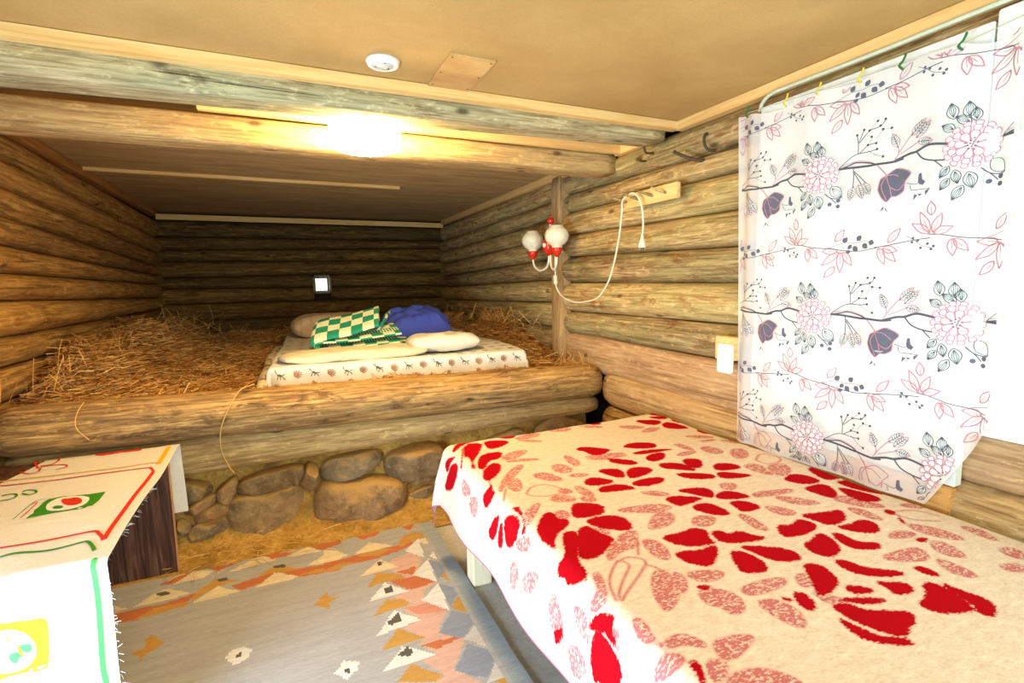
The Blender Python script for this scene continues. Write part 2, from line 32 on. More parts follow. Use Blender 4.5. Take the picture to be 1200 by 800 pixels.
CL=[["f","g",0,[[-0.7777,1.9915],[-0.7766,2.0213],[-0.7723,2.0316],[-0.7805,2.0611],[-0.7765,2.0786],[-0.7781,2.1197],[-0.7741,2.1457],[-0.7342,2.1545],[-0.7137,2.1442],[-0.6586,2.1358],[-0.6133,2.1342],[-0.6109,2.0573],[-0.6184,2.0067],[-0.6445,1.9961],[-0.6773,1.9971],[-0.7411,1.9976]]],["f","w",1,[[-0.752,2.0598],[-0.7605,2.1041],[-0.7441,2.145],[-0.7035,2.1391],[-0.6626,2.1187],[-0.6429,2.0873],[-0.6396,2.0372],[-0.6602,2.0078],[-0.6964,2.0066],[-0.7346,2.0255]]],["f","r",2,[[-0.7285,2.1089],[-0.7252,2.1255],[-0.709,2.1146],[-0.6938,2.1213],[-0.6767,2.107],[-0.6586,2.074],[-0.657,2.0391],[-0.6865,2.0405],[-0.7094,2.0679]]],["f","g",2,[[-0.7326,2.0502],[-0.7265,2.063],[-0.7011,2.0477],[-0.6982,2.0254],[-0.7204,2.0312]]],["f","w",1,[[-0.6554,2.0054],[-0.6489,2.0113],[-0.6392,2.0065],[-0.6445,1.9961]]],["f","w",1,[[-0.6335,2.001],[-0.6201,2.0128],[-0.6136,2.0042],[-0.6246,1.9914]]],["l","r",0.009,[[-0.9864,2.3775],[-0.9229,2.3619],[-0.7502,2.3605],[-0.5476,2.3543],[-0.5204,2.3367],[-0.5047,2.2909]]],["l","r",0.014,[[-0.5047,2.2909],[-0.5065,2.1561],[-0.5113,2.0076],[-0.5109,1.7969],[-0.5081,1.712]]],["l","r",0.009,[[-0.5081,1.712],[-0.5331,1.7649],[-0.563,1.7923],[-0.6891,1.7811],[-0.7569,1.781]]],["l","y",0.009,[[-1.0077,2.4329],[-0.9132,2.425],[-0.715,2.4104],[-0.5262,2.4071],[-0.5052,2.3822]]],["l","y",0.018,[[-0.5052,2.3822],[-0.5128,2.665]]],["l","g",0.009,[[-0.7334,1.72],[-0.7037,1.7276],[-0.6307,1.7101],[-0.566,1.7256],[-0.5468,1.7211],[-0.5251,1.6817],[-0.513,1.6525]]],["l","r",0.007,[[-0.9925,2.5414],[-0.9453,2.4896],[-0.922,2.5058],[-0.9278,2.5667],[-0.857,2.5508],[-0.8371,2.5108],[-0.8648,2.4958]]],["l","r",0.007,[[-0.9687,2.628],[-0.9508,2.6824],[-0.9026,2.647],[-0.9034,2.5845],[-0.9439,2.5849]]],["l","r",0.007,[[-0.9941,2.6722],[-0.9378,2.5521]]],["l","r",0.007,[[-1.0129,2.6818],[-0.9548,2.6628]]],["f","r",0,[[-0.7827,2.6407],[-0.7777,2.684],[-0.7292,2.6709],[-0.6634,2.6851],[-0.6167,2.6734],[-0.6163,2.6296],[-0.6857,2.6323],[-0.7508,2.6245]]],["l","g",0.007,[[-0.9197,2.2041],[-0.8959,2.2063],[-0.8852,2.2226],[-0.8951,2.2495],[-0.9159,2.26],[-0.935,2.2547]]],["l","g",0.007,[[-0.8775,2.2482],[-0.8516,2.2234],[-0.8363,2.2352],[-0.8485,2.2641],[-0.875,2.2774],[-0.8815,2.2653]]],["l","g",0.003,[[-0.8121,2.0026],[-0.808,2.1346],[-0.782,2.1567]]],["l","r",0.004,[[-0.7942,2.0057],[-0.7952,2.1214],[-0.8072,2.1206]]],["l","lg",0.012,[[-0.4941,1.5974],[-0.4976,1.5835],[-0.4973,1.4877],[-0.5066,1.3072],[-0.5053,1.2444],[-0.5085,1.1826]]],["f","y",0,[[-0.7176,1.4782],[-0.694,1.4765],[-0.6538,1.4726],[-0.6165,1.4716],[-0.6044,1.4661],[-0.6011,1.4474],[-0.6119,1.3441],[-0.6218,1.3296],[-0.684,1.3342],[-0.733,1.3288]]],["f","w",1,[[-0.7193,1.4618],[-0.6957,1.4599],[-0.6719,1.4552],[-0.6452,1.435],[-0.6315,1.4042],[-0.6343,1.3756],[-0.6492,1.3512],[-0.6753,1.3398],[-0.7073,1.3455],[-0.7296,1.3622]]],["l","y",0.008,[[-0.7007,1.4099],[-0.6868,1.4283],[-0.6744,1.43],[-0.6594,1.4164]]],["f","lg",2,[[-0.6398,1.3964],[-0.6421,1.3896],[-0.6471,1.3858],[-0.6533,1.3859],[-0.6592,1.3899],[-0.663,1.3967],[-0.6639,1.4045],[-0.6616,1.4111],[-0.6566,1.4149],[-0.6504,1.4148],[-0.6446,1.4109],[-0.6407,1.4041]]],["f","lg",2,[[-0.6627,1.3748],[-0.6652,1.3676],[-0.6704,1.3636],[-0.677,1.3638],[-0.6831,1.3681],[-0.6872,1.3753],[-0.6881,1.3836],[-0.6856,1.3906],[-0.6804,1.3946],[-0.6739,1.3945],[-0.6677,1.3902],[-0.6636,1.383]]],["f","w",1,[[-0.6547,1.3384],[-0.646,1.3412],[-0.6444,1.3365],[-0.6531,1.3336]]],["f","w",1,[[-0.6398,1.3408],[-0.6181,1.3462],[-0.6185,1.3416],[-0.636,1.3359]]]]
BR=[["l","d",0.007,[[0.0632,0.0082],[0.0938,0.0065],[0.1225,0.0033],[0.1667,-0.001],[0.1879,-0.0011],[0.239,-0.0042],[0.2679,-0.0001]]],["l","d",0.007,[[0.2438,-0.0026],[0.2815,0.0096],[0.3046,0.0119],[0.3396,0.0234],[0.3872,0.014]]],["l","d",0.004,[[0.0632,0.0082],[0.0934,0.0134],[0.1216,0.0186],[0.1661,0.0079],[0.1879,-0.0011]]],["l","p",0.002,[[0.0669,0.0161],[0.0988,0.0208],[0.1326,0.0218],[0.1768,0.0078]]],["l","d",0.004,[[0.3046,0.0119],[0.3243,-0.0128],[0.3561,-0.0258],[0.3903,-0.0309]]],["l","d",0.003,[[0.3561,-0.0258],[0.379,-0.0493]]],["l","d",0.0022,[[0.0642,0.0109],[0.0922,0.0335],[0.12,0.0459],[0.1638,0.045],[0.1874,0.0475]]],["l","d",0.0022,[[0.1256,0.0457],[0.1247,0.0792],[0.119,0.1084]]],["l","d",0.0022,[[0.1247,0.0792],[0.142,0.1199]]],["l","d",0.0022,[[0.129,0.0809],[0.1598,0.1112],[0.1934,0.1181],[0.2076,0.1352]]],["l","d",0.0022,[[0.1284,0.045],[0.1572,0.0657],[0.1809,0.0679]]],["l","d",0.001,[[0.1598,0.1112],[0.1845,0.1366]]],["l","d",0.001,[[0.1572,0.0657],[0.1717,0.0891]]],["l","d",0.001,[[0.1582,0.0491],[0.186,0.029],[0.2072,0.0204]]],["l","d",0.001,[[0.1828,0.0809],[0.202,0.1025],[0.2271,0.1035]]],["o","d",0.0042,[[0.119,0.1084]]],["o","d",0.0042,[[0.142,0.1199]]],["o","d",0.0042,[[0.1597,0.1129]]],["o","d",0.0042,[[0.1933,0.1192]]],["o","d",0.0042,[[0.2075,0.1362]]],["o","d",0.0042,[[0.1845,0.1366]]],["o","d",0.0042,[[0.1674,0.0914]]],["o","d",0.0042,[[0.1836,0.0673]]],["o","d",0.0042,[[0.1874,0.0475]]],["o","d",0.0042,[[0.2072,0.0199]]],["o","d",0.0042,[[0.2271,0.1035]]],["o","d",0.0042,[[0.2018,0.1062]]],["o","d",0.0042,[[0.1571,0.0674]]],["l","p",0.0025,[[0.2411,0.0006],[0.2522,0.019],[0.2482,0.0434]]],["l","p",0.0025,[[0.2435,0.0027],[0.2653,0.0391],[0.2913,0.0732]]],["l","p",0.0025,[[0.2573,0.0152],[0.3073,0.0389]]],["v","d",0.011,[[0.25,0.0377],[0.2308,0.0842]]],["v","d",0.011,[[0.2872,0.0642],[0.3254,0.1035]]],["v","d",0.011,[[0.3018,0.0528],[0.3392,0.0946]]],["v","d",0.011,[[0.3072,0.0414],[0.3477,0.0336]]],["l","d",0.0025,[[0.1112,0.004],[0.114,-0.0248],[0.1138,-0.0588]]],["l","d",0.0025,[[0.1151,-0.0137],[0.143,-0.0583]]],["l","d",0.0025,[[0.1147,-0.008],[0.1592,-0.0557]]],["v","d",0.012,[[0.1149,-0.059],[0.1032,-0.1028]]],["v","d",0.012,[[0.1317,-0.0563],[0.1485,-0.1041]]],["v","d",0.012,[[0.151,-0.0542],[0.1724,-0.094]]],["l","p",0.0035,[[0.1907,-0.0044],[0.2157,-0.0338],[0.2216,-0.0456]]],["f","k",0,[[0.1983,-0.0846],[0.2041,-0.0531],[0.2214,-0.0429],[0.2503,-0.0276],[0.275,-0.0353],[0.2924,-0.0491],[0.2774,-0.072],[0.2744,-0.1001],[0.2558,-0.1129],[0.241,-0.1131],[0.2267,-0.127],[0.2104,-0.111]]],["l","p",0.0025,[[0.1983,-0.0846],[0.2041,-0.0531],[0.2214,-0.0429],[0.2503,-0.0276],[0.275,-0.0353],[0.2924,-0.0491],[0.2774,-0.072],[0.2744,-0.1001],[0.2558,-0.1129],[0.241,-0.1131],[0.2267,-0.127],[0.2104,-0.111],[0.1983,-0.0846]]],["l","p",0.0025,[[0.2215,-0.0446],[0.2338,-0.0799],[0.2596,-0.095],[0.2753,-0.0768]]],["l","p",0.0025,[[0.2215,-0.0446],[0.2081,-0.0754],[0.2264,-0.1216]]],["l","p",0.0025,[[0.2338,-0.0799],[0.241,-0.1131]]],["l","p",0.0025,[[0.2215,-0.0446],[0.2465,-0.0452],[0.2722,-0.0658]]],["f","k",0,[[0.2081,-0.157],[0.2173,-0.1392],[0.2204,-0.1478]]],["f","k",0,[[0.2226,-0.1426],[0.2339,-0.1604],[0.2259,-0.1539]]],["l","d",0.0015,[[0.2825,-0.0781],[0.3111,-0.0859],[0.3193,-0.0722]]],["l","d",0.0015,[[0.2924,-0.0851],[0.2982,-0.1016],[0.3259,-0.1038],[0.3484,-0.1051]]],["f","k",0,[[0.3148,-0.0739],[0.316,-0.0563],[0.3236,-0.0553],[0.3262,-0.0735],[0.3358,-0.0828],[0.3296,-0.0918],[0.318,-0.0871]]],["f","k",0,[[0.3385,-0.1236],[0.3363,-0.1106],[0.3505,-0.104],[0.3446,-0.1145]]],["f","k",0,[[0.305,-0.1336],[0.3061,-0.1158],[0.3156,-0.1199]]],["f","k",0,[[0.3155,-0.1173],[0.3291,-0.117],[0.3227,-0.1236]]],["l","d",0.0025,[[0.0218,-0.0675],[0.04,-0.085],[0.0626,-0.0917],[0.075,-0.0897]]],["l","d",0.0025,[[0.04,-0.085],[0.0601,-0.1071]]],["o","k",0.007,[[0.0667,-0.0984]]],["o","k",0.007,[[0.0663,-0.1182]]],["o","k",0.007,[[0.0398,-0.1079]]],["n","d",0.018,[[-0.0437,0.0795],[-0.053,0.1247]]],["n","d",0.018,[[-0.0096,0.0743],[-0.0128,0.12]]],["n","d",0.016,[[0.0067,0.0628],[0.0021,0.1007]]],["n","d",0.015,[[-0.0047,0.0614],[-0.0401,0.0855]]],["n","d",0.015,[[-0.0395,0.0486],[-0.0706,0.068]]],["n","d",0.014,[[-0.0469,-0.0509],[-0.068,-0.0808]]],["n","d",0.015,[[-0.0337,-0.0632],[-0.0248,-0.1033]]],["n","d",0.014,[[-0.0445,-0.0852],[-0.0647,-0.1158]]],["n","d",0.02,[[-0.0029,-0.0741],[0.0083,-0.1209]]],["n","d",0.017,[[-0.0122,-0.1103],[-0.0347,-0.149]]],["n","d",0.022,[[0.0411,-0.0487],[0.0767,-0.0891]]]]
VI=[["l","d",0.0022,[[-0.0073,-0.0022],[0.0348,-0.0087],[0.0756,-0.0192],[0.1241,-0.0258],[0.1885,-0.0369],[0.2318,-0.0406],[0.2728,-0.0361],[0.2925,-0.0333]]],["l","d",0.0022,[[0.2832,-0.0323],[0.3195,-0.0288],[0.3876,-0.0187],[0.4444,-0.0143]]],["p","p",0.011,[[-0.0021,-0.0002],[-0.0526,0.0332]]],["p","p",0.011,[[-0.0023,0.0022],[-0.0323,0.0654]]],["p","p",0.011,[[0.0004,0.0524],[-0.0044,0.0936]]],["p","p",0.011,[[0.0057,0.0016],[0.0263,0.0545]]],["p","p",0.011,[[0.0085,-0.001],[0.0538,0.0142]]],["p","p",0.011,[[0.0532,-0.0209],[0.0584,-0.0707]]],["p","p",0.011,[[0.0583,-0.0213],[0.0924,-0.0584]]],["p","p",0.011,[[0.1571,-0.0371],[0.1079,-0.0339]]],["p","p",0.011,[[0.1618,-0.0396],[0.1084,-0.0845]]],["p","p",0.011,[[0.1663,-0.0399],[0.1682,-0.1116]]],["p","p",0.011,[[0.1753,-0.0405],[0.2068,-0.0885]]],["p","p",0.011,[[0.151,-0.0908],[0.118,-0.1287]]],["p","p",0.011,[[0.1483,-0.0028],[0.1753,0.0368]]],["p","p",0.011,[[0.324,-0.0199],[0.3585,0.0226]]],["p","p",0.011,[[0.2966,-0.0343],[0.3181,-0.0881]]],["p","p",0.011,[[0.3098,-0.038],[0.3505,-0.0813]]],["p","p",0.011,[[0.3097,-0.0369],[0.3533,-0.0475]]],["l","d",0.0012,[[-0.0676,-0.0026],[-0.0446,-0.0166],[-0.0218,-0.0353],[0.0054,-0.0441]]],["o","k",0.0042,[[-0.0476,-0.0115]]],["o","k",0.0042,[[-0.0334,-0.0198]]],["o","k",0.0042,[[-0.0498,-0.0237]]],["o","k",0.0042,[[-0.0241,-0.0425]]],["o","k",0.0042,[[-0.0058,-0.0314]]],["o","k",0.0042,[[0.0105,-0.0396]]],["o","k",0.0042,[[0.0046,-0.048]]],["l","d",0.0012,[[0.1239,-0.0236],[0.1514,-0.0165],[0.178,-0.0097],[0.2131,-0.0125],[0.2424,-0.0084],[0.2673,-0.0126]]],["q","k",0.009,[[0.1734,-0.0071],[0.1879,0.0093]]],["q","k",0.009,[[0.2212,-0.0045],[0.237,0.0113]]],["q","k",0.009,[[0.2632,-0.0122],[0.2817,-0.0179]]],["q","k",0.009,[[0.2429,-0.017],[0.2604,-0.0332]]],["q","k",0.009,[[0.2094,-0.023],[0.2255,-0.0415]]],["q","k",0.009,[[0.1918,-0.0195],[0.2033,-0.0291]]],["q","k",0.009,[[0.1905,-0.0348],[0.1935,-0.0482]]]]
ST=[[[-0.517,0.353],[-0.419,0.322],[-0.395,0.285],[-0.451,0.257],[-0.525,0.246]],[[-0.538,0.211],[-0.451,0.257],[-0.374,0.274],[-0.369,0.233],[-0.466,0.195],[-0.53,0.189]],[[-0.478,0.178],[-0.439,0.202],[-0.356,0.227],[-0.33,0.199],[-0.338,0.161],[-0.433,0.142],[-0.475,0.145]],[[-0.5,0.098],[-0.46,0.135],[-0.391,0.126],[-0.328,0.145],[-0.312,0.135],[-0.338,0.087],[-0.369,0.041],[-0.429,0.042],[-0.492,0.064]],[[-0.541,0.173],[-0.496,0.156],[-0.493,0.123],[-0.523,0.078],[-0.547,0.096]],[[-0.367,0.253],[-0.362,0.291],[-0.281,0.342],[-0.283,0.276],[-0.318,0.216],[-0.345,0.228]],[[-0.28,0.275],[-0.249,0.316],[-0.167,0.341],[0.025,0.355],[0.019,0.258],[-0.079,0.243],[-0.173,0.247],[-0.265,0.255]],[[-0.318,0.216],[-0.255,0.237],[-0.145,0.228],[0.012,0.239],[0.04,0.185],[0.017,0.119],[-0.098,0.039],[-0.188,0.032],[-0.268,0.041],[-0.307,0.134]],[[0.019,0.258],[0.056,0.356],[0.104,0.32],[0.096,0.237],[0.06,0.219]],[[0.117,0.269],[0.158,0.336],[0.205,0.361],[0.376,0.367],[0.449,0.364],[0.446,0.304],[0.307,0.251],[0.191,0.239]],[[0.083,0.194],[0.122,0.227],[0.266,0.217],[0.369,0.223],[0.507,0.189],[0.547,0.146],[0.544,0.058],[0.474,0.002],[0.309,-0.023],[0.169,-0.017],[0.111,0.038],[0.083,0.119]],[[0.478,0.29],[0.505,0.329],[0.642,0.359],[0.773,0.347],[0.813,0.205],[0.6,0.181],[0.532,0.184],[0.485,0.245]],[[0.579,0.096],[0.676,0.122],[0.774,0.121],[0.779,0.001],[0.611,0.022]],[[0.54,0.165],[0.591,0.173],[0.589,0.12],[0.546,0.116]],[[0.6,0.181],[0.75,0.189],[0.757,0.143],[0.608,0.153]]]
# ------------------------------------------------------------------ helpers
def lin(c):
    return tuple(((v/255)/12.92 if v/255 <= .04045 else (((v/255)+.055)/1.055)**2.4) for v in c)+(1,)
def sm(x, a, b):
    t = np.clip((x-a)/(b-a), 0, 1); return t*t*(3-2*t)
class NT:
    def __init__(s, name):
        s.m = bpy.data.materials.new(name); s.m.use_nodes = True; s.t = s.m.node_tree; s.n = s.t.nodes; s.b = s.n['Principled BSDF']
    def node(s, ty, **kw):
        n = s.n.new(ty)
        for k, v in kw.items():
            if k.startswith('i_'): n.inputs[k[2:].replace('_', ' ')].default_value = v
            else: setattr(n, k, v)
        return n
    def link(s, a, b): s.t.links.new(a, b)
    def coord(s, scale=(1, 1, 1), kind='Object', rand=False, rot=(0, 0, 0)):
        tc = s.node('ShaderNodeTexCoord'); mp = s.node('ShaderNodeMapping'); mp.inputs['Scale'].default_value = scale; mp.inputs['Rotation'].default_value = rot
        src = tc.outputs[kind]
        if rand:
            oi = s.node('ShaderNodeObjectInfo'); ml = s.node('ShaderNodeMath', operation='MULTIPLY'); ml.inputs[1].default_value = 57.0
            s.link(oi.outputs['Random'], ml.inputs[0]); ad = s.node('ShaderNodeVectorMath', operation='ADD')
            s.link(src, ad.inputs[0]); s.link(ml.outputs[0], ad.inputs[1]); src = ad.outputs[0]
        s.link(src, mp.inputs[0]); return mp.outputs[0]
    def noise(s, vec, scale, detail=5, rough=.6, dist=0):
        n = s.node('ShaderNodeTexNoise'); n.inputs['Scale'].default_value = scale; n.inputs['Detail'].default_value = detail
        n.inputs['Roughness'].default_value = rough; n.inputs['Distortion'].default_value = dist; s.link(vec, n.inputs['Vector']); return n.outputs['Fac']
    def ramp(s, fac, stops, interp='LINEAR'):
        r = s.node('ShaderNodeValToRGB'); r.color_ramp.interpolation = interp; e = r.color_ramp.elements
        while len(e) < len(stops): e.new(.5)
        for i, (p, c) in enumerate(stops):
            e[i].position = p; e[i].color = c if len(c) == 4 else lin(c)
        s.link(fac, r.inputs[0]); return r.outputs[0]
    def mix(s, fac, a, b, mode='MIX'):
        n = s.node('ShaderNodeMix', data_type='RGBA', blend_type=mode)
        for v, k in ((fac, 0), (a, 6), (b, 7)):
            if hasattr(v, 'links'): s.link(v, n.inputs[k])
            else: n.inputs[k].default_value = v if k == 0 else (v if len(v) == 4 else lin(v))
        return n.outputs[2]
    def math(s, op, a, b=None, clamp=False):
        n = s.node('ShaderNodeMath', operation=op); n.use_clamp = clamp
        for i, v in enumerate((a, b)):
            if v is None: continue
            if hasattr(v, 'links'): s.link(v, n.inputs[i])
            else: n.inputs[i].default_value = v
        return n.outputs[0]
    def bump(s, h, strength=.3, dist=.01):
        n = s.node('ShaderNodeBump'); n.inputs['Strength'].default_value = strength; n.inputs['Distance'].default_value = dist
        s.link(h, n.inputs['Height']); s.link(n.outputs[0], s.b.inputs['Normal'])
    def out(s, col=None, rough=.8, spec=.2):
        if col is not None:
            if hasattr(col, 'links'): s.link(col, s.b.inputs['Base Color'])
            else: s.b.inputs['Base Color'].default_value = col if len(col) == 4 else lin(col)
        s.b.inputs['Roughness'].default_value = rough; s.b.inputs['Specular IOR Level'].default_value = spec
        return s.m
BW = lambda v: (v, v, v, 1)
def wood_log(name, light, mid, dark, stain, tint, stain_amt=.5, crack=.6, fade=None):
    """weathered round log: grain runs along local X"""
    t = NT(name); v = t.coord((1, 1, 1), rand=True)
    g = t.coord((1.1, 16, 16), rand=True); gr = t.noise(g, 3.2, 7, .68, .6)
    col = t.ramp(gr, [(.28, dark), (.46, mid), (.62, light), (.8, tuple(min(255, c*1.08) for c in light))])
    p = t.coord((.9, 3.0, 3.0), rand=True); pn = t.noise(p, 1.7, 4, .6, .3)
    col = t.mix(t.ramp(pn, [(.42, BW(0)), (.60, BW(1))]), col, t.mix(.55, col, tint))
    q = t.coord((2.4, 9, 9), rand=True); qn = t.noise(q, 1.6, 6, .7, .8)
    sf = t.ramp(qn, [(.54, BW(0)), (.66, BW(stain_amt))]); col = t.mix(sf, col, stain)
    b = t.coord((.5, 2.2, 2.2), rand=True); bn = t.noise(b, 2.0, 3, .5)
    col = t.mix(t.ramp(bn, [(.35, BW(.28)), (.65, BW(0))]), col, dark)
    c = t.coord((.7, 24, 24), rand=True); cn = t.noise(c, 1.5, 3, .5, .25)
    cf = t.ramp(cn, [(.30, BW(crack)), (.355, BW(0))]); col = t.mix(cf, col, tuple(x*.35 for x in dark))
    f1 = t.noise(t.coord((3.5, 75, 75), rand=True), 1.0, 5, .7, .4); col = t.mix(t.ramp(f1, [(.38, BW(.55)), (.52, BW(0))]), col, dark)
    f2 = t.noise(t.coord((14, 34, 34), rand=True), 1.0, 4, .75); col = t.mix(t.ramp(f2, [(.56, BW(0)), (.68, BW(.45))]), col, tuple(min(255, c*1.12) for c in light))
    # knots
    kx = t.coord((3.2, 7, 7), rand=True); vo = t.node('ShaderNodeTexVoronoi'); vo.inputs['Scale'].default_value = 1.0; t.link(kx, vo.inputs['Vector'])
    kf = t.ramp(vo.outputs['Distance'], [(.05, BW(.75)), (.13, BW(0))]); col = t.mix(kf, col, tuple(x*.5 for x in dark))
    oi = t.node('ShaderNodeObjectInfo'); col = t.mix(.55, col, t.mix(oi.outputs['Random'], tuple(x*.55 for x in mid), tuple(min(255, x*1.15) for x in light)), 'SOFT_LIGHT')
    h = t.math('SUBTRACT', gr, t.math('MULTIPLY', cf, 1.2)); t.bump(h, .7, .014)
    return t.out(col, .82, .25)
def sawn(name, light, dark, scale=1.0, rough=.7, axis=0):
    t = NT(name); s = [14*scale]*3; s[axis] = .9
    g = t.coord(tuple(s), rand=True); gr = t.noise(g, 2.5, 6, .62, .9)
    col = t.ramp(gr, [(.32, dark), (.6, light)])
    k = [6.0]*3; k[axis] = 1.8; kx = t.coord(tuple(k), rand=True); vo = t.node('ShaderNodeTexVoronoi'); vo.inputs['Scale'].default_value = 1.0; t.link(kx, vo.inputs['Vector'])
    kf = t.ramp(vo.outputs['Distance'], [(.04, BW(.7)), (.10, BW(0))]); col = t.mix(kf, col, (128, 74, 34))
    t.bump(gr, .15, .004); return t.out(col, rough, .3)
def cloth(name, col, scale=400, strength=.25, rough=.95, wr=0):
    t = NT(name); v = t.coord(); n = t.noise(v, scale, 2, .5)
    c = t.mix(t.ramp(n, [(.3, BW(0)), (.7, BW(1))]), tuple(x*.93 for x in col), col)
    if wr:
        n2 = t.noise(t.coord(), wr, 4, .55, .6); h = t.math('ADD', t.math('MULTIPLY', n, .15), n2); t.bump(h, .5, .03)
    else: t.bump(n, strength, .002)
    return t.out(c, rough, .1)
def plain(name, col, rough=.5, spec=.4, metal=0):
    t = NT(name); n = t.noise(t.coord(rand=True), 30, 3); c = t.mix(t.ramp(n, [(.35, BW(0)), (.65, BW(1))]), tuple(x*.95 for x in col), col)
    m = t.out(c, rough, spec); t.b.inputs['Metallic'].default_value = metal; return m

def mesh_obj(name, V, F, mat, parent=None, smooth=True, mats=None, mi=None):
    me = bpy.data.meshes.new(name); me.from_pydata([tuple(map(float, v)) for v in V], [], [tuple(int(i) for i in f) for f in F])
    for m in (mats or [mat]): me.materials.append(m)
    if mi is not None: me.polygons.foreach_set('material_index', np.asarray(mi, dtype=np.int32))
    if smooth: me.polygons.foreach_set('use_smooth', np.ones(len(me.polygons), dtype=bool))
    me.update(); o = bpy.data.objects.new(name, me); COL.objects.link(o)
    if parent: o.parent = parent
    return o
def empty(name, loc=(0, 0, 0), rz=0):
    o = bpy.data.objects.new(name, None); o.empty_display_size = .05; COL.objects.link(o); o.location = loc; o.rotation_euler = (0, 0, rz); return o
def tag(o, label=None, cat=None, group=None, kind=None):
    for k, v in (('label', label), ('category', cat), ('group', group), ('kind', kind)):
        if v: o[k] = v
    return o
def structure(o): o['kind'] = 'structure'; return o
def box(name, x0, x1, y0, y1, z0, z1, mat, parent=None, bev=.004, wob=0, nx=1):
    """bevelled box; origin at its centre"""
    bm = bmesh.new(); c = Vector(((x0+x1)/2, (y0+y1)/2, (z0+z1)/2)); bmesh.ops.create_cube(bm, size=1)
    for v in bm.verts: v.co = Vector((v.co.x*(x1-x0), v.co.y*(y1-y0), v.co.z*(z1-z0)))
    if nx > 1:
        L = max(range(3), key=lambda i: (x1-x0, y1-y0, z1-z0)[i])
        ed = [e for e in bm.edges if abs((e.verts[0].co-e.verts[1].co)[L]) > .5*(x1-x0, y1-y0, z1-z0)[L]]
        bmesh.ops.subdivide_edges(bm, edges=ed, cuts=nx, use_grid_fill=True)
    if bev: bmesh.ops.bevel(bm, geom=list(bm.edges) if nx == 1 else [e for e in bm.edges if e.calc_face_angle(0) > .5], offset=bev, segments=2, affect='EDGES')
    if wob:
        for v in bm.verts:
            p = v.co+c; n = mnoise.noise_vector(p*3.1)+mnoise.noise_vector(p*9)*.3; v.co += n*wob
    me = bpy.data.meshes.new(name); bm.to_mesh(me); bm.free(); me.materials.append(mat)
    o = bpy.data.objects.new(name, me); COL.objects.link(o); o.location = c
    if parent: o.parent = parent
    return o
def tube(name, pts, r, mat, parent=None, seg=8, closed_ends=True):
    pts = [Vector(p) for p in pts]; n = len(pts); rr = r if hasattr(r, '__len__') else [r]*n
    V = []; F = []; up = Vector((0, 0, 1)); prev = None
    for i, p in enumerate(pts):
        d = (pts[min(i+1, n-1)]-pts[max(i-1, 0)]).normalized()
        if prev is None:
            a = d.cross(up if abs(d.z) < .9 else Vector((1, 0, 0))).normalized()
        else: a = (prev - d*prev.dot(d)).normalized()
        prev = a; b = d.cross(a)
        for k in range(seg):
            t = 2*PI*k/seg; V.append(p+(a*math.cos(t)+b*math.sin(t))*rr[i])
    for i in range(n-1):
        for k in range(seg): F.append((i*seg+k, i*seg+(k+1) % seg, (i+1)*seg+(k+1) % seg, (i+1)*seg+k))
    if closed_ends: F.append(tuple(range(seg-1, -1, -1))); F.append(tuple((n-1)*seg+k for k in range(seg)))
    return mesh_obj(name, V, F, mat, parent)
def spline(pts, n=8):
    P = [Vector(p) for p in pts]; out = []
    for i in range(len(P)-1):
        p0, p1, p2, p3 = P[max(i-1, 0)], P[i], P[i+1], P[min(i+2, len(P)-1)]
        for k in range(n):
            t = k/n; out.append(.5*((2*p1)+(p2-p0)*t+(2*p0-5*p1+4*p2-p3)*t*t+(3*p1-p0-3*p2+p3)*t**3))
    out.append(P[-1]); return out
def lathe(name, prof, mat, parent=None, seg=28, loc=(0, 0, 0)):
    V = []; F = []; n = len(prof)
    for r, z in prof:
        for k in range(seg): V.append((loc[0]+r*math.cos(2*PI*k/seg), loc[1]+r*math.sin(2*PI*k/seg), loc[2]+z))
    for i in range(n-1):
        for k in range(seg): F.append((i*seg+k, i*seg+(k+1) % seg, (i+1)*seg+(k+1) % seg, (i+1)*seg+k))
    return mesh_obj(name, V, F, mat, parent)
def log(name, start, L, rz, zz0, zz1, depth, mat, parent=None, amp=.006, seg=22, n=None, face=0, sq=2.0, cap=True):
    """log along local X from start; (bottom, top) heights at each end; depth = radius across the wall"""
    n = n or max(10, int(L/.07)); V = []; F = []; sd = random.random()*100
    for i in range(n+1):
        f = i/n; x = L*f; b = zz0[0]*(1-f)+zz1[0]*f; t = zz0[1]*(1-f)+zz1[1]*f
        zc = (b+t)/2; hz = (t-b)/2*.995; dd = depth*(1+.10*mnoise.noise(Vector((x*1.2+sd, 3, 0))))
        hz *= 1+.05*mnoise.noise(Vector((x*1.5+sd, 9, 0))); off = .010*mnoise.noise(Vector((x*.9+sd, 5, 5)))
        endr = 1 if not cap else min(1, .86+.14*min(1, min(x, L-x)/.03))
        for k in range(seg):
            a = 2*PI*k/seg; ca, sa = math.cos(a), math.sin(a)
            c = math.copysign(abs(ca)**(2/sq), ca); s = math.copysign(abs(sa)**(2/sq), sa)
            m = 1+amp/depth*(mnoise.noise(Vector((x*2.5+sd, ca*1.6, sa*1.6)))+.6*mnoise.noise(Vector((x*3+sd, ca*5, sa*5))))
            V.append((x, c*dd*m*endr+off, zc-start[2]+s*hz*endr*(1+.25*(m-1))))
    for i in range(n):
        for k in range(seg): F.append((i*seg+k, (i+1)*seg+k, (i+1)*seg+(k+1) % seg, i*seg+(k+1) % seg))
    F.append(tuple(range(seg))); F.append(tuple(n*seg+k for k in range(seg-1, -1, -1)))
    o = mesh_obj(name, V, F, mat, parent); o.location = start; o.rotation_euler = (0, 0, rz)
    for p in o.data.polygons[-2:]: p.use_smooth = False
    return o

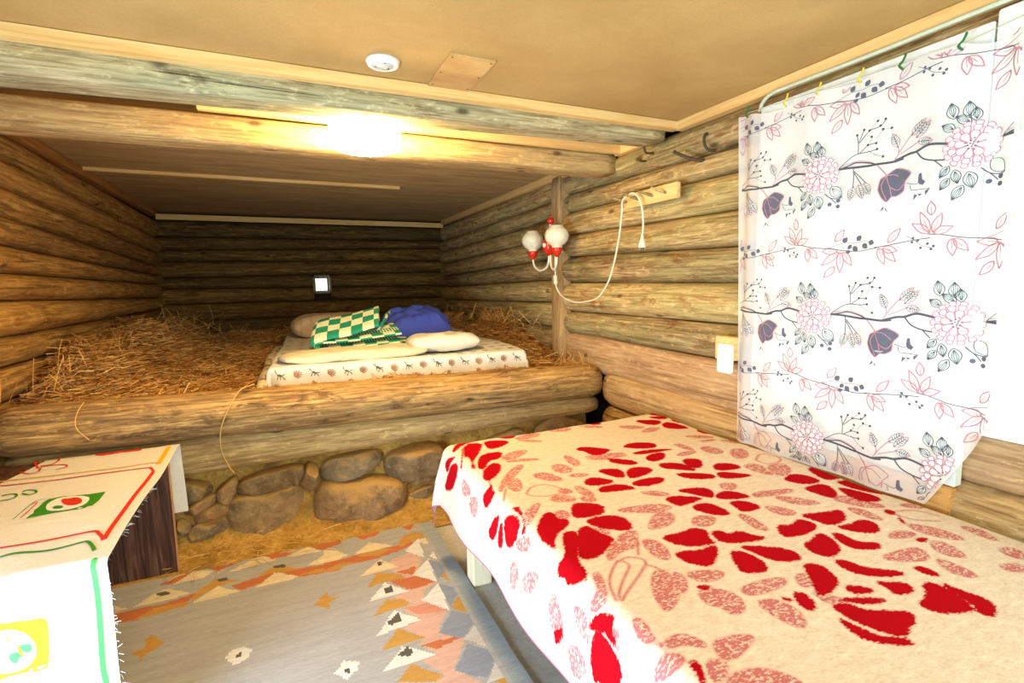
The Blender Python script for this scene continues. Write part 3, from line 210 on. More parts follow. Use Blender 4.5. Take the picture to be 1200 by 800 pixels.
# ------------------------------------------------------------------ materials
M = {}
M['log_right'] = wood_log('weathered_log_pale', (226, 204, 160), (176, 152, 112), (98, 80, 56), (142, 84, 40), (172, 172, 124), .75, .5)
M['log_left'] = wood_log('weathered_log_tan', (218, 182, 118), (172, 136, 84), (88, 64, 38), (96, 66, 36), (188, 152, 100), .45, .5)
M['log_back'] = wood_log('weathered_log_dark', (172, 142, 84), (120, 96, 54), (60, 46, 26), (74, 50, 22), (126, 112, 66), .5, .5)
M['log_front'] = wood_log('platform_log_grain', (222, 188, 132), (168, 138, 98), (84, 66, 48), (74, 62, 52), (196, 160, 104), .8, .6)
M['beam_grey'] = wood_log('grey_beam_wood', (234, 222, 186), (204, 188, 148), (132, 112, 80), (84, 64, 44), (204, 210, 178), .55, .7)
M['beam_tan'] = wood_log('tan_beam_wood', (226, 200, 152), (198, 168, 120), (136, 108, 74), (108, 80, 48), (196, 174, 132), .4, .35)
M['hewn'] = wood_log('hewn_beam_wood', (226, 198, 158), (206, 174, 134), (150, 116, 82), (150, 110, 74), (214, 184, 150), .3, .3)
M['post'] = wood_log('post_wood', (210, 184, 142), (182, 154, 114), (122, 98, 70), (120, 84, 56), (190, 162, 128), .3, .4)
M['trim'] = sawn('new_pine_trim', (240, 202, 134), (222, 174, 102))
M['trim_y'] = sawn('new_pine_trim_lengthwise', (240, 202, 134), (222, 174, 102), axis=0)
M['trim_dark'] = sawn('old_pine_trim', (196, 140, 78), (160, 106, 54))
def ceil_mat(name, a, b, streak):
    t = NT(name); n = t.noise(t.coord((1, streak, 1)), 2.2, 6, .6, .4); f = t.noise(t.coord(), 160, 2, .5)
    c = t.ramp(n, [(.35, b), (.65, a)]); c = t.mix(t.ramp(f, [(.3, BW(.15)), (.7, BW(0))]), c, tuple(x*.6 for x in b)); t.bump(f, .12, .002); return t.out(c, .85, .2)
M['fibre'] = ceil_mat('fibreboard', (200, 164, 104), (184, 148, 90), 1)
M['ply'] = ceil_mat('plywood_old', (210, 180, 128), (174, 144, 98), 7)
M['patch'] = ceil_mat('plywood_patch', (216, 178, 116), (190, 142, 84), 3)
M['white_gloss'] = plain('white_gloss_plastic', (238, 238, 232), .3, .5)
M['white_board'] = plain('white_painted_board', (232, 236, 232), .7, .2)
M['cream_glass'] = plain('cream_opal_glass', (238, 236, 212), .12, .6)
M['red_gloss'] = plain('red_gloss_metal', (214, 44, 22), .25, .6)
M['iron'] = plain('rusty_iron', (78, 66, 50), .7, .3)
M['cord'] = plain('white_cord_rubber', (232, 230, 208), .5, .3)
M['dark'] = plain('shadow_dark_wood', (60, 46, 34), .9, .1)

# ------------------------------------------------------------------ room shell
XL, XR, YB, ZC = -1.13, 1.87, 6.30, 2.09
# floor: pale concrete in front, packed earth under the platform edge
t = NT('concrete_floor'); n = t.noise(t.coord(), 3, 6, .6, .3); f = t.noise(t.coord(), 90, 3, .6)
sx = t.node('ShaderNodeSeparateXYZ'); tcn = t.node('ShaderNodeTexCoord'); t.link(tcn.outputs['Object'], sx.inputs[0])
c = t.ramp(n, [(.35, (176, 172, 164)), (.65, (206, 202, 194))]); c = t.mix(t.ramp(f, [(.35, BW(.25)), (.6, BW(0))]), c, (120, 112, 100)); t.bump(f, .2, .003); M['floor'] = t.out(c, .8, .2)
def grid_plane(name, x0, x1, y0, y1, z, mat, kx=1, ky=1, flip=False, parent=None):
    V = [(x0+(x1-x0)*i/kx, y0+(y1-y0)*j/ky, z) for j in range(ky+1) for i in range(kx+1)]
    F = []
    for j in range(ky):
        for i in range(kx):
            a = j*(kx+1)+i; q = (a, a+1, a+kx+2, a+kx+1); F.append(q[::-1] if flip else q)
    return mesh_obj(name, V, F, mat, parent, smooth=False)
structure(box('floor', -1.6, 2.2, -1.5, 6.6, -.10, 0, M['floor'], bev=0))
ceil = structure(box('ceiling', -1.6, 2.3, -1.6, 2.62, ZC, ZC+.06, M['fibre'], bev=0))
ply = box('plywood_panel', -1.6, 2.3, 2.60, 4.19, ZC, ZC+.05, M['ply'], bev=.002); ply.parent = ceil; ply.matrix_parent_inverse = Matrix.Translation(-ceil.location)
ply = box('plywood_panel', -1.6, 2.3, 4.195, 6.7, ZC, ZC+.05, M['ply'], bev=.002); ply.parent = ceil; ply.matrix_parent_inverse = Matrix.Translation(-ceil.location)
# dark backing behind the logs so no daylight leaks through the joints
wl = structure(box('wall_left', XL-.36, XL-.12, 1.28, 6.7, 0, ZC, M['dark'], bev=0))
def kid(o, p):
    o.parent = p; o.matrix_parent_inverse = Matrix.Translation(p.location).inverted(); return o
kid(box('front_panel', XL-.36, XL-.12, -1.5, -.02, 0, ZC, M['dark'], bev=0), wl)
kid(box('lintel_panel', XL-.36, XL-.12, -.02, 1.28, 1.0, ZC, M['dark'], bev=0), wl)
wb = structure(box('wall_back', -1.6, .33, YB+.10, YB+.30, 0, ZC, M['dark'], bev=0))
kid(box('backing_panel', .50, 2.3, YB+.10, YB+.30, 0, ZC, M['dark'], bev=0), wb)
kid(box('backing_panel', .33, .50, YB+.10, YB+.30, 0, 1.235, M['dark'], bev=0), wb)
kid(box('backing_panel', .33, .50, YB+.10, YB+.30, 1.405, ZC, M['dark'], bev=0), wb)
wr = structure(box('wall_right', XR+.10, XR+.30, -1.5, 6.7, 0, ZC, M['dark'], bev=0))
wf = structure(box('wall_front', -1.6, -.35, -1.6, -1.45, 0, ZC, M['log_left'], bev=0))
kid(box('side_panel', 1.45, 2.3, -1.6, -1.45, 0, ZC, M['log_left'], bev=0), wf)
kid(box('lintel_panel', -.35, 1.45, -1.6, -1.45, 2.0, ZC, M['log_left'], bev=0), wf)

# left wall logs (seams measured near y=3 and at y=6.1)
near = [2.05, 1.926, 1.798, 1.658, 1.52, 1.388, 1.258, 1.09, .957, .80, .62, .44]
far = [2.02, 1.834, 1.68, 1.54, 1.44, 1.35, 1.21, 1.088, .94, .80, .62, .44]
for i in range(len(near)-1):
    def ex(y, a, b): return a+(b-a)*(y-3)/3.1
    y0, y1 = 1.45, YB+.12
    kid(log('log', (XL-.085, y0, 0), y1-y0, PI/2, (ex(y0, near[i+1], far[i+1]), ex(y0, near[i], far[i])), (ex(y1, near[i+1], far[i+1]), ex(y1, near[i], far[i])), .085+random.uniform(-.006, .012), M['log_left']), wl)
# back wall logs, the fourth and fifth interrupted by the little window
bl = [2.01, 1.838, 1.70, 1.58, 1.41, 1.294, 1.133, .944, .76]
brr = [2.01, 1.848, 1.752, 1.60, 1.46, 1.281, 1.134, .958, .78]
WX0, WX1 = .325, .505
def bz(x, i): return bl[i]+(brr[i]-bl[i])*(x-XL)/(XR-XL)
for i in range(len(bl)-1):
    segs = [(XL-.1, XR+.1)] if i not in (4, 5) else [(XL-.1, WX0), (WX1, XR+.1)]
    for a, b in segs:
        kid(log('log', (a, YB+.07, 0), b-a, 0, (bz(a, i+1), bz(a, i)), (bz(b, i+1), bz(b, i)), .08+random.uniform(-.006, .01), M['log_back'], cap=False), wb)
# window opening: splayed board lining, frame and pane with daylight behind
win = structure(empty('window_1', (.415, YB+.06, 1.32)))
def wbx(name, x0, x1, y0, y1, z0, z1, mat): return kid(box(name, x0, x1, y0, y1, z0, z1, mat, bev=.002), win)
M['lining'] = sawn('grey_window_lining', (150, 140, 112), (108, 98, 74))
wbx('lining_board', .315, .335, YB-.03, YB+.16, 1.235, 1.43, M['lining']); wbx('lining_board', .495, .515, YB-.03, YB+.16, 1.235, 1.43, M['lining'])
wbx('lining_board', .315, .515, YB-.03, YB+.16, 1.405, 1.43, M['lining']); wbx('lining_board', .335, .495, YB-.01, YB+.16, 1.215, 1.237, M['lining'])
t = NT('window_daylight'); n = t.noise(t.coord(), 22, 3); cc = t.ramp(n, [(.52, (250, 255, 252)), (.64, (190, 240, 190))])
em = t.node('ShaderNodeEmission'); em.inputs[1].default_value = 3.0; t.link(cc, em.inputs[0]); t.link(em.outputs[0], t.n['Material Output'].inputs[0]); M['daypane'] = t.m
for a in ((.335, .352, 1.237, 1.405), (.478, .495, 1.237, 1.405), (.352, .478, 1.39, 1.405), (.352, .478, 1.237, 1.250)):
    wbx('window_frame', a[0], a[1], YB+.115, YB+.135, a[2], a[3], M['lining'])
wbx('pane', .345, .485, YB+.137, YB+.141, 1.243, 1.40, M['daypane'])

# right wall logs: front run to the post, back run behind it
rn = [2.06, 1.875, 1.778, 1.60, 1.43, 1.276, 1.095, .903]      # at y 1.68
rf = [2.05, 1.92, 1.794, 1.636, 1.482, 1.296, 1.086, .929]     # at y 3.25
def rex(y, a, b): return a+(b-a)*(y-1.68)/(3.25-1.68)
for i in range(len(rn)-1):
    y0, y1 = -1.45, 3.25
    a0 = rn[i+1]+.35*(rex(y0, rn[i+1], rf[i+1])-rn[i+1]); t0 = rn[i]+.35*(rex(y0, rn[i], rf[i])-rn[i])
    # two stretches so the tops follow the measured joints
    kid(log('log', (XR+.065, y0, 0), y1-y0, PI/2, (rex(.2, rn[i+1], rf[i+1]) , rex(.2, rn[i], rf[i])), (rf[i+1], rf[i]), .085+random.uniform(-.006, .010), M['log_right']), wr)
rb0 = [2.06, 1.905, 1.77, 1.639, 1.486, 1.32, 1.147, .948, .75, .56]
rb1 = [2.03, 1.848, 1.71, 1.562, 1.398, 1.262, 1.098, .951, .77, .58]
for i in range(len(rb0)-1):
    kid(log('log', (XR+.065, 3.28, 0), YB+.12-3.28, PI/2, (rb0[i+1], rb0[i]), (rb1[i+1], rb1[i]), .085+random.uniform(-.006, .010), M['log_right']), wr)
# smooth hewn beam, round log below it and the lowest log
kid(log('hewn_log', (XR+.075, .60, 0), 2.64, PI/2, (.66, .895), (.69, .935), .075, M['hewn'], sq=4.5, amp=.002), wr)
kid(log('log', (XR+.055, .60, 0), 2.10, PI/2, (.44, .665), (.50, .72), .085, M['post'], sq=2.4), wr)
kid(log('log', (XR+.055, -1.4, 0), 4.10, PI/2, (.20, .44), (.28, .50), .085, M['log_front']), wr)
kid(log('log', (XR+.055, -1.4, 0), 4.10, PI/2, (0.0, .20), (.02, .28), .085, M['log_front']), wr)
kid(log('hewn_log', (XR+.030, -1.4, 0), 2.0, PI/2, (.66, .835), (.66, .835), .06, M['beam_grey'], sq=5, amp=.001), wr)
kid(log('log', (XR+.075, -1.4, 0), 2.0, PI/2, (.44, .655), (.44, .655), .07, M['log_back'], sq=2.4), wr)
# post over the log joints
pt = log('post', (1.875, 3.262, .70), 1.345, 0, (-.055, .055), (-.055, .055), .066, M['post'], amp=.003, sq=6)
pt.data.transform(Matrix.Translation((0, 0, .70))); pt.rotation_euler = (0, -PI/2, 0); pt.location = (1.875, 3.262, .70); kid(pt, wr)

# trims under the ceiling
def trim(i, *a, mat='trim', **k): return structure(box('trim_%d' % i, *a, M[mat], bev=.002, wob=.0012, nx=16, **k))
trim(1, -1.2, 1.86, 2.045, 2.095, 2.050, 2.088)             # along the near face of the front beam
trim(2, -.28, 1.84, 2.50, 2.535, 2.035, 2.088)              # above the second beam
trim(3, -1.14, .905, 4.165, 4.205, 2.066, 2.088)            # batten
trim(4, -1.13, 1.87, 6.20, 6.235, 2.0, 2.055)               # back wall
def trimy(i, x0, x1, y0, y1, z0, z1, mat):
    L = y1-y0; o = box('trim_%d' % i, -L/2, L/2, -(x1-x0)/2, (x1-x0)/2, z0, z1, M[mat], bev=.002, wob=.0012, nx=16)
    o.location = ((x0+x1)/2, (y0+y1)/2, (z0+z1)/2); o.rotation_euler = (0, 0, PI/2); return structure(o)
trimy(5, 1.845, 1.895, -.8, 2.06, 2.045, 2.088, 'trim')
trimy(6, 1.835, 1.895, 2.22, 2.56, 2.035, 2.088, 'trim')
trimy(7, 1.845, 1.90, 2.70, 6.21, 2.035, 2.088, 'trim')
trimy(8, -1.19, -1.125, 1.5, 6.25, 2.035, 2.088, 'trim_dark')

# ------------------------------------------------------------------ ceiling beams
b1 = log('ceiling_beam', (-1.35, 2.175, 0), 3.17, 0, (1.945, 2.06), (2.0, 2.09), .080, M['beam_grey'], amp=.003, sq=5.5)
tag(b1, 'upper grey weathered square beam nearer the camera, just behind the ceiling patch', 'beam', 'ceiling beams')
b2 = log('ceiling_beam', (-1.35, 2.635, 0), 3.20, 0, (1.908, 2.035), (1.93, 2.05), .085, M['beam_tan'], amp=.003, sq=5.5)
tag(b2, 'lower tan sawn beam running behind the glowing drum lamp', 'beam', 'ceiling beams')

# ------------------------------------------------------------------ ceiling fittings
# drum lamp
lamp = tag(empty('ceiling_lamp', (.37, 2.36, ZC)), 'glowing white drum ceiling lamp between the two beams', 'lamp')
t = NT('lit_opal_drum'); em = t.node('ShaderNodeEmission'); em.inputs[0].default_value = (1, .70, .29, 1); em.inputs[1].default_value = LAMP
t.link(em.outputs[0], t.n['Material Output'].inputs[0]); M['glow'] = t.m
dr = lathe('lamp_shade', [(.0, -.200), (.08, -.199), (.125, -.195), (.145, -.187), (.151, -.174), (.152, -.04), (.148, -.035), (0, -.035)], M['glow'], lamp, 40)
lathe('base', [(0, -.036), (.12, -.036), (.125, -.03), (.125, -.001), (0, -.001)], M['white_gloss'], lamp, 32)
# round detector disc
sd = tag(empty('ceiling_disc', (.372, 1.905, ZC)), 'round white plastic disc fixed to the fibreboard ceiling', 'smoke detector')
lathe('rim', [(.0, -.014), (.040, -.015), (.043, -.019), (.053, -.017), (.058, -.008), (.060, -.0005), (0, -.0005)], M['white_gloss'], sd, 36)
M['greyp'] = plain('pale_grey_plastic', (206, 210, 214), .5, .3)
lathe('face', [(0, -.0185), (.038, -.0180), (.040, -.014)], M['greyp'], sd, 32)
for a in range(3): kid_ = box('slot', .027*math.cos(a*2.1+.6)-.004, .027*math.cos(a*2.1+.6)+.004, .027*math.sin(a*2.1+.6)-.0015, .027*math.sin(a*2.1+.6)+.0015, -.0195, -.018, M['iron'], sd, bev=0)
# patch board on the ceiling
pa = tag(empty('ceiling_patch', (.66, 1.90, ZC)), 'square plywood patch screwed to the ceiling beside the front beam', 'board')
box('board', -.088, .082, -.15, .145, -.009, -.0005, M['patch'], pa, bev=.001)
for x, y in ((-.075, -.135), (.07, -.135), (-.075, .12), (.07, .12), (-.078, 0), (.072, 0)): lathe('screw', [(0, -.0105), (.0035, -.010), (.004, -.009)], M['iron'], pa, 8, (x, y, 0))

# ------------------------------------------------------------------ sleeping platform
plat = tag(empty('sleeping_platform', (0, 2.70, 0)), 'raised sleeping platform edged by two thick logs on a boulder footing', 'platform')
def pk(o): return kid(o, plat)
pk(log('log', (XL-.01, 2.79, 0), 2.99, 0, (.590, .819), (.538, .762), .122, M['log_front'], amp=.012, seg=28, sq=2.0))
pk(log('log', (XL-.01, 2.825, 0), 2.99, 0, (.388, .600), (.432, .550), .098, M['beam_tan'], amp=.006, seg=24, sq=2.3))
# packed earth behind and around the boulders
t = NT('ochre_earth'); n = t.noise(t.coord(), 9, 7, .65, .3); f = t.noise(t.coord(), 60, 4, .6)
c = t.ramp(n, [(.3, (138, 104, 50)), (.5, (192, 148, 72)), (.7, (216, 176, 96))]); c = t.mix(t.ramp(f, [(.35, BW(.35)), (.55, BW(0))]), c, (92, 68, 40)); t.bump(t.math('ADD', n, f), .6, .02); M['earth'] = t.out(c, .95, .1)
V = []; F = []; nx_, nz_ = 150, 34
for j in range(nz_+1):
    for i in range(nx_+1):
        x = -1.12+2.96*i/nx_; u = j/nz_
        if u < .3: y = 2.52+.26*(u/.3); z = .006+.05*(u/.3)**1.6
        else: z = .056+(u-.3)/.7*.42; y = 2.78+.12*((u-.3)/.7)**.6
        nn = mnoise.noise(Vector((x*4, z*6, y*4)))+.5*mnoise.noise(Vector((x*11, z*13, 2)))
        V.append((x, y-.02*nn*(min(1, u*4)), z+.008*nn*(u if u < .3 else 0)))
for j in range(nz_):
    for i in range(nx_): a = j*(nx_+1)+i; F.append((a, a+1, a+nx_+2, a+nx_+1))
pk(mesh_obj('packed_earth', V, F, M['earth']))
t = NT('field_stone'); v = t.coord(rand=True); n = t.noise(v, 6, 8, .68, .4); oi = t.node('ShaderNodeObjectInfo')
c = t.ramp(oi.outputs['Random'], [(0, (168, 140, 98)), (.25, (178, 142, 94)), (.5, (156, 132, 98)), (.75, (176, 132, 84)), (1, (150, 134, 106))])
c = t.mix(t.ramp(n, [(.36, BW(.7)), (.55, BW(0))]), c, (92, 72, 50)); f = t.noise(t.coord(rand=True), 45, 5, .6); c = t.mix(t.ramp(f, [(.55, BW(0)), (.7, BW(.4))]), c, (206, 184, 140))
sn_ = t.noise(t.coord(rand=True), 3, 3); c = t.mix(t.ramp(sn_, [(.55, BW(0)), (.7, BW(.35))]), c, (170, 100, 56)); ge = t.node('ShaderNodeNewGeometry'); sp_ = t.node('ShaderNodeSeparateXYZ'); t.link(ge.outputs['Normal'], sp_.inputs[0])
top_ochre = t.math('ADD', sp_.outputs[2], t.math('MULTIPLY', t.math('SUBTRACT', n, .5), 1.4)); c = t.mix(t.ramp(top_ochre, [(.25, BW(0)), (.6, BW(.8))]), c, (204, 156, 84)); t.bump(t.math('ADD', n, t.math('MULTIPLY', f, .4)), .9, .02); M['stone'] = t.out(c, .85, .25)  # upward-facing stone faces blend to ochre, broken up by noise
def stone(poly, depth, y0=2.83, pw=.5):
    P = [Vector((a, b)) for a, b in poly]; c = sum(P, Vector((0, 0)))/len(P)
    nth, nph = 36, 12; R = []
    for k in range(nth):
        d = Vector((math.cos(2*PI*k/nth), math.sin(2*PI*k/nth))); best = .01
        for i in range(len(P)):
            a, b = P[i]-c, P[(i+1) % len(P)]-c; e = b-a; den = d.x*e.y-d.y*e.x
            if abs(den) < 1e-9: continue
            tt = (a.x*e.y-a.y*e.x)/den; uu = (a.x*d.y-a.y*d.x)/den
            if tt > 0 and -.001 <= uu <= 1.001: best = max(best, tt)
        R.append(best)
    R = [(R[k-1]+2*R[k]+R[(k+1) % nth])/4*1.17 for k in range(nth)]
    V = [(c.x, y0-depth, c.y)]; F = []; s = random.random()*50
    for j in range(1, nph+1):
        ph = j/nph*PI*.62; cs, sn = math.sin(min(ph, PI/2))**pw if ph < PI/2 else math.sin(ph)**pw, math.cos(ph)
        sn = math.copysign(abs(sn)**.75, sn)
        for k in range(nth):
            th = 2*PI*k/nth; V.append((c.x+R[k]*cs*math.cos(th), y0-depth*sn, c.y+R[k]*cs*math.sin(th)))
    cuts = [(Vector((random.uniform(-1, 1), -random.uniform(.3, 1.2), random.uniform(-1, 1))).normalized(), random.uniform(.62, .82)) for _ in range(6)]; Rm_ = max(R); cc_ = Vector((c.x, y0, c.y))
    for q in range(len(V)):
        v = Vector(V[q])-cc_; sc_ = Vector((v.x/Rm_, v.y/depth, v.z/Rm_))
        for nn_, dd_ in cuts:
            e_ = sc_.dot(nn_)-dd_
            if e_ > 0: sc_ -= nn_*e_*.8
        V[q] = (cc_.x+sc_.x*Rm_, cc_.y+sc_.y*depth, cc_.z+sc_.z*Rm_)
    V2 = []
    for v in V:
        p = Vector(v); n = mnoise.noise(p*8+Vector((s, s, s)))*.026+mnoise.noise(p*22+Vector((s, 0, 0)))*.010; V2.append((v[0]+n*.3, v[1]-n, v[2]+n*.3))
    for k in range(nth): F.append((0, 1+(k+1) % nth, 1+k))
    for j in range(nph-1):
        for k in range(nth): a = 1+j*nth; F.append((a+k, a+(k+1) % nth, a+nth+(k+1) % nth, a+nth+k))
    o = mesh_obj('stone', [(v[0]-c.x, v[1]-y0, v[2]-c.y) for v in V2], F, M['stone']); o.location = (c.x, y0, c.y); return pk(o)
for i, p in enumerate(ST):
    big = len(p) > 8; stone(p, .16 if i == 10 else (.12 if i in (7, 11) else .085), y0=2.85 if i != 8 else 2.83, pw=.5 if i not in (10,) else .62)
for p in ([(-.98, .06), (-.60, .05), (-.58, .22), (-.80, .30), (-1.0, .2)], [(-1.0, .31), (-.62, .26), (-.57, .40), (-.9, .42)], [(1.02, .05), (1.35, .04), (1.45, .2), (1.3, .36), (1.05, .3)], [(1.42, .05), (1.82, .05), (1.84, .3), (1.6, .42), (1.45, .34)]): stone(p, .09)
# ledge board of packed clay between rug and stones
# straw bed body
t = NT('straw_mat'); v1 = t.coord((30, 3, 5)); v2 = t.coord((3, 30, 5), rot=(0, 0, .5)); a = t.noise(v1, 4, 4, .7, 1); b = t.noise(v2, 4, 4, .7, 1)
c = t.ramp(t.math('MAXIMUM', a, b), [(.42, (92, 56, 24)), (.56, (156, 102, 48)), (.72, (206, 150, 80))]); t.bump(t.math('MAXIMUM', a, b), .9, .02); M['strawbed'] = t.out(c, .95, .1)
def straw_z(x, y):
    x = np.asarray(x, float); y = np.asarray(y, float)
    z = .70+.03*np.sin(x*3.1+y*1.3)*np.sin(y*2.3-x)+.015*np.sin(x*9+y*5)
    z = z+.26*np.exp(-((x+1.15)/.28)**2)*sm(y, 2.7, 3.6)
    z = z+.10*np.exp(-(((x+.95)/.4)**2+((y-4.6)/.8)**2))+.06*sm(y, 5.0, 6.2)
    z = z+.34*np.exp(-(((x-1.86)/.24)**2+((y-4.25)/.55)**2))+.22*np.exp(-(((x-1.8)/.25)**2+((y-5.5)/.5)**2))
    inside = sm(x, -.14, .0)*(1-sm(x, 1.48, 1.66))*sm(y, 3.0, 3.2)*(1-sm(y, 5.5, 5.8))
    return z*(1-inside)+np.minimum(z, .66)*inside-.0
V = []; F = []; nx_, ny_ = 110, 120
for j in range(ny_+1):
    for i in range(nx_+1):
        x = XL+(XR-XL)*i/nx_; y = 2.80+3.48*j/ny_; V.append((x, y, float(straw_z(x, y))+.02*mnoise.noise(Vector((x*9, y*9, 0)))))
for j in range(ny_):
    for i in range(nx_): a = j*(nx_+1)+i; F.append((a, a+1, a+nx_+2, a+nx_+1))
pk(mesh_obj('straw_base', V, F, M['strawbed']))
# straw stems
t = NT('straw_stem'); at = t.node('ShaderNodeAttribute', attribute_name='tone'); c = t.ramp(at.outputs['Fac'], [(0, (128, 80, 36)), (.35, (190, 130, 62)), (.7, (226, 174, 98)), (1, (246, 216, 150))]); M['straw'] = t.out(c, .6, .3)
def straws(name, P, az, pitch, L, W, curl, parent=None, tone=None, bend=None):
    N = len(P); K = 3
    d = np.stack([np.cos(az)*np.cos(pitch), np.sin(az)*np.cos(pitch), np.sin(pitch)], 1)
    side = np.stack([-np.sin(az), np.cos(az), np.zeros(N)], 1); up = np.cross(d, side)*-1
    ang = rng.uniform(0, PI, N); wv = side*np.cos(ang)[:, None]+np.abs(np.sin(ang))[:, None]*np.cross(d, side)
    V = np.zeros((N, (K+1)*2, 3))
    for k in range(K+1):
        f = k/K-.5; ctr = P+d*(L*f)[:, None]+side*(curl*(f*f))[:, None]; ctr[:, 2] += (-(bend if bend is not None else np.zeros(N))*(f+.5)**2)
        V[:, 2*k] = ctr-wv*(W/2)[:, None]; V[:, 2*k+1] = ctr+wv*(W/2)[:, None]
    base = (np.arange(N)*(K+1)*2)[:, None, None]; q = np.array([[2*k, 2*k+1, 2*k+3, 2*k+2] for k in range(K)])[None]
    F = (base+q).reshape(-1, 4)
    me = bpy.data.meshes.new(name); V = V.reshape(-1, 3); me.vertices.add(len(V)); me.vertices.foreach_set('co', V.astype(np.float32).ravel())
    me.loops.add(F.size); me.loops.foreach_set('vertex_index', F.astype(np.int32).ravel()); me.polygons.add(len(F)); me.polygons.foreach_set('loop_start', np.arange(0, F.size, 4, dtype=np.int32))
    me.update(calc_edges=True); me.materials.append(M['straw'])
    at = me.attributes.new('tone', 'FLOAT', 'POINT'); tn = rng.beta(2, 2, N) if tone is None else tone; at.data.foreach_set('value', np.repeat(tn, (K+1)*2).astype(np.float32))
    o = bpy.data.objects.new(name, me); COL.objects.link(o)
    if parent: o.parent = parent
    return o
N = 62000
x = rng.uniform(XL+.02, 1.84, N*2); y = 2.80+3.45*rng.uniform(0, 1, N*2)**1.25
ok = ~((x > -.02) & (x < 1.47) & (y > 3.12) & (y < 5.5)) & ~((x > 1.47) & (x < 1.47+.15*(y-3.1)/2.4) & (y > 3.1) & (y < 5.4)) & ~((x > 1.72) & (y > 3.08) & (y < 3.26)); x = x[ok][:N]; y = y[ok][:N]; n = len(x)
L = rng.uniform(.06, .22, n); near_m = ((x > -.16) & (x < 1.66) & (y > 3.0) & (y < 5.7)); L[near_m] *= .35; az = rng.uniform(0, 2*PI, n)
d_wall = np.minimum(x-XL, 1.86-x); lim = np.clip(d_wall*1.6, .04, 1); fr = np.clip((y-2.74)*1.6, .05, 1)
az = np.where((d_wall < .08), PI/2+rng.normal(0, .35, n), az); az = np.where((y < 2.9), rng.normal(0, .4, n), az)
z = straw_z(x, y)+rng.uniform(.0, .045, n)
st = straws('straw', np.stack([x, y, z], 1), az, rng.normal(0, .16, n), L, rng.uniform(.0025, .0058, n), rng.normal(0, .03, n), tone=rng.beta(1.1, 1.2, n))
tag(st, 'loose golden brown straw spread over the sleeping platform', 'straw', kind='stuff')
# upright tufts against the walls
def tuft(cx, cy, cz, n, spread, hmin, hmax, lean=.35, tone=None):
    px_ = cx+rng.normal(0, spread[0], n); py = cy+rng.normal(0, spread[1], n); L = rng.uniform(hmin, hmax, n)
    pit = rng.uniform(.35, 1.35, n); a = rng.uniform(0, 2*PI, n); P = np.stack([px_, py, cz+L*.5*np.sin(pit)-.03], 1)
    return P, a, pit, L
parts = [tuft(-1.02, 3.15, .86, 70, (.04, .25), .08, .20), tuft(-.98, 3.9, .95, 60, (.05, .3), .08, .2), tuft(-.86, 5.2, .95, 60, (.12, .3), .12, .30), tuft(-.5, 5.9, .82, 60, (.3, .1), .1, .26), tuft(1.72, 4.2, 1.0, 120, (.06, .3), .06, .18), tuft(1.66, 5.4, .95, 70, (.08, .3), .08, .22), tuft(1.74, 2.90, .755, 110, (.045, .07), .06, .17)]
P = np.concatenate([p[0] for p in parts]); A = np.concatenate([p[1] for p in parts]); B = np.concatenate([p[2] for p in parts]); L = np.concatenate([p[3] for p in parts]); n = len(L)
P[:, 0] = np.clip(P[:, 0], XL+.06, 1.78)
t_ = straws('straw_tufts', P, A, B, L, rng.uniform(.002, .0035, n), rng.normal(0, .03, n), tone=rng.uniform(.3, 1, n), bend=rng.uniform(0, .04, n))
tag(t_, 'upright straw tufts poking up along the platform edges', 'straw', kind='stuff')
# heap of finer tangled straw beside the mattress
n = 9000; x = 1.78-np.abs(rng.normal(0, .13, n)); y = rng.normal(4.25, .45, n); y = np.clip(y, 3.5, 6.0); m = x > 1.52+.06*(y-3.1); x = x[m]; y = y[m]; n = len(x)
z = straw_z(x, y)+rng.uniform(0, .05, n)
hp = straws('straw_heap', np.stack([x, y, z], 1), rng.uniform(0, 2*PI, n), rng.normal(0, .5, n), rng.uniform(.04, .12, n), rng.uniform(.0015, .003, n), rng.normal(0, .08, n), tone=rng.uniform(0, .75, n))
tag(hp, 'darker heap of tangled straw between mattress and right wall', 'straw', kind='stuff')
# straw litter on the floor by the boulders
n = 190; x = rng.uniform(-.55, 1.3, n); x = np.where(rng.random(n) < .6, rng.normal(-.2, .25, n), x); x = np.clip(x, -.55, 1.3); y = rng.uniform(2.48, 2.74, n)
fl = straws('straw_litter', np.stack([x, y, .026+.06*np.clip((y-2.6)/.2,0,1)+rng.uniform(0, .01, n)], 1), rng.uniform(0, 2*PI, n), rng.normal(0, .06, n), rng.uniform(.02, .09, n), rng.uniform(.0015, .003, n), rng.normal(0, .03, n), tone=rng.uniform(.3, .9, n))
tag(fl, 'thin straw litter scattered on the floor below the boulders', 'straw', kind='stuff')
M['stalk'] = plain('golden_straw_stalk', (226, 180, 96), .6, .3)
ls = tube('straw_stalk', spline([(-.16, 2.75, .826), (-.22, 2.70, .812), (-.262, 2.665, .75), (-.300, 2.662, .67), (-.318, 2.685, .59), (-.316, 2.695, .52), (-.290, 2.690, .445), (-.272, 2.685, .415)]), .0026, M['stalk'], seg=5)
tag(ls, 'long curved straw stalk hanging over the two platform logs', 'straw', 'straw stalks on the platform logs')
ls = tube('straw_stalk', spline([(-.82, 2.72, .818), (-.835, 2.675, .78), (-.84, 2.665, .72), (-.80, 2.665, .66)]), .0022, M['stalk'], seg=5)
tag(ls, 'short straw stalk hanging over the left part of the upper log', 'straw', 'straw stalks on the platform logs')

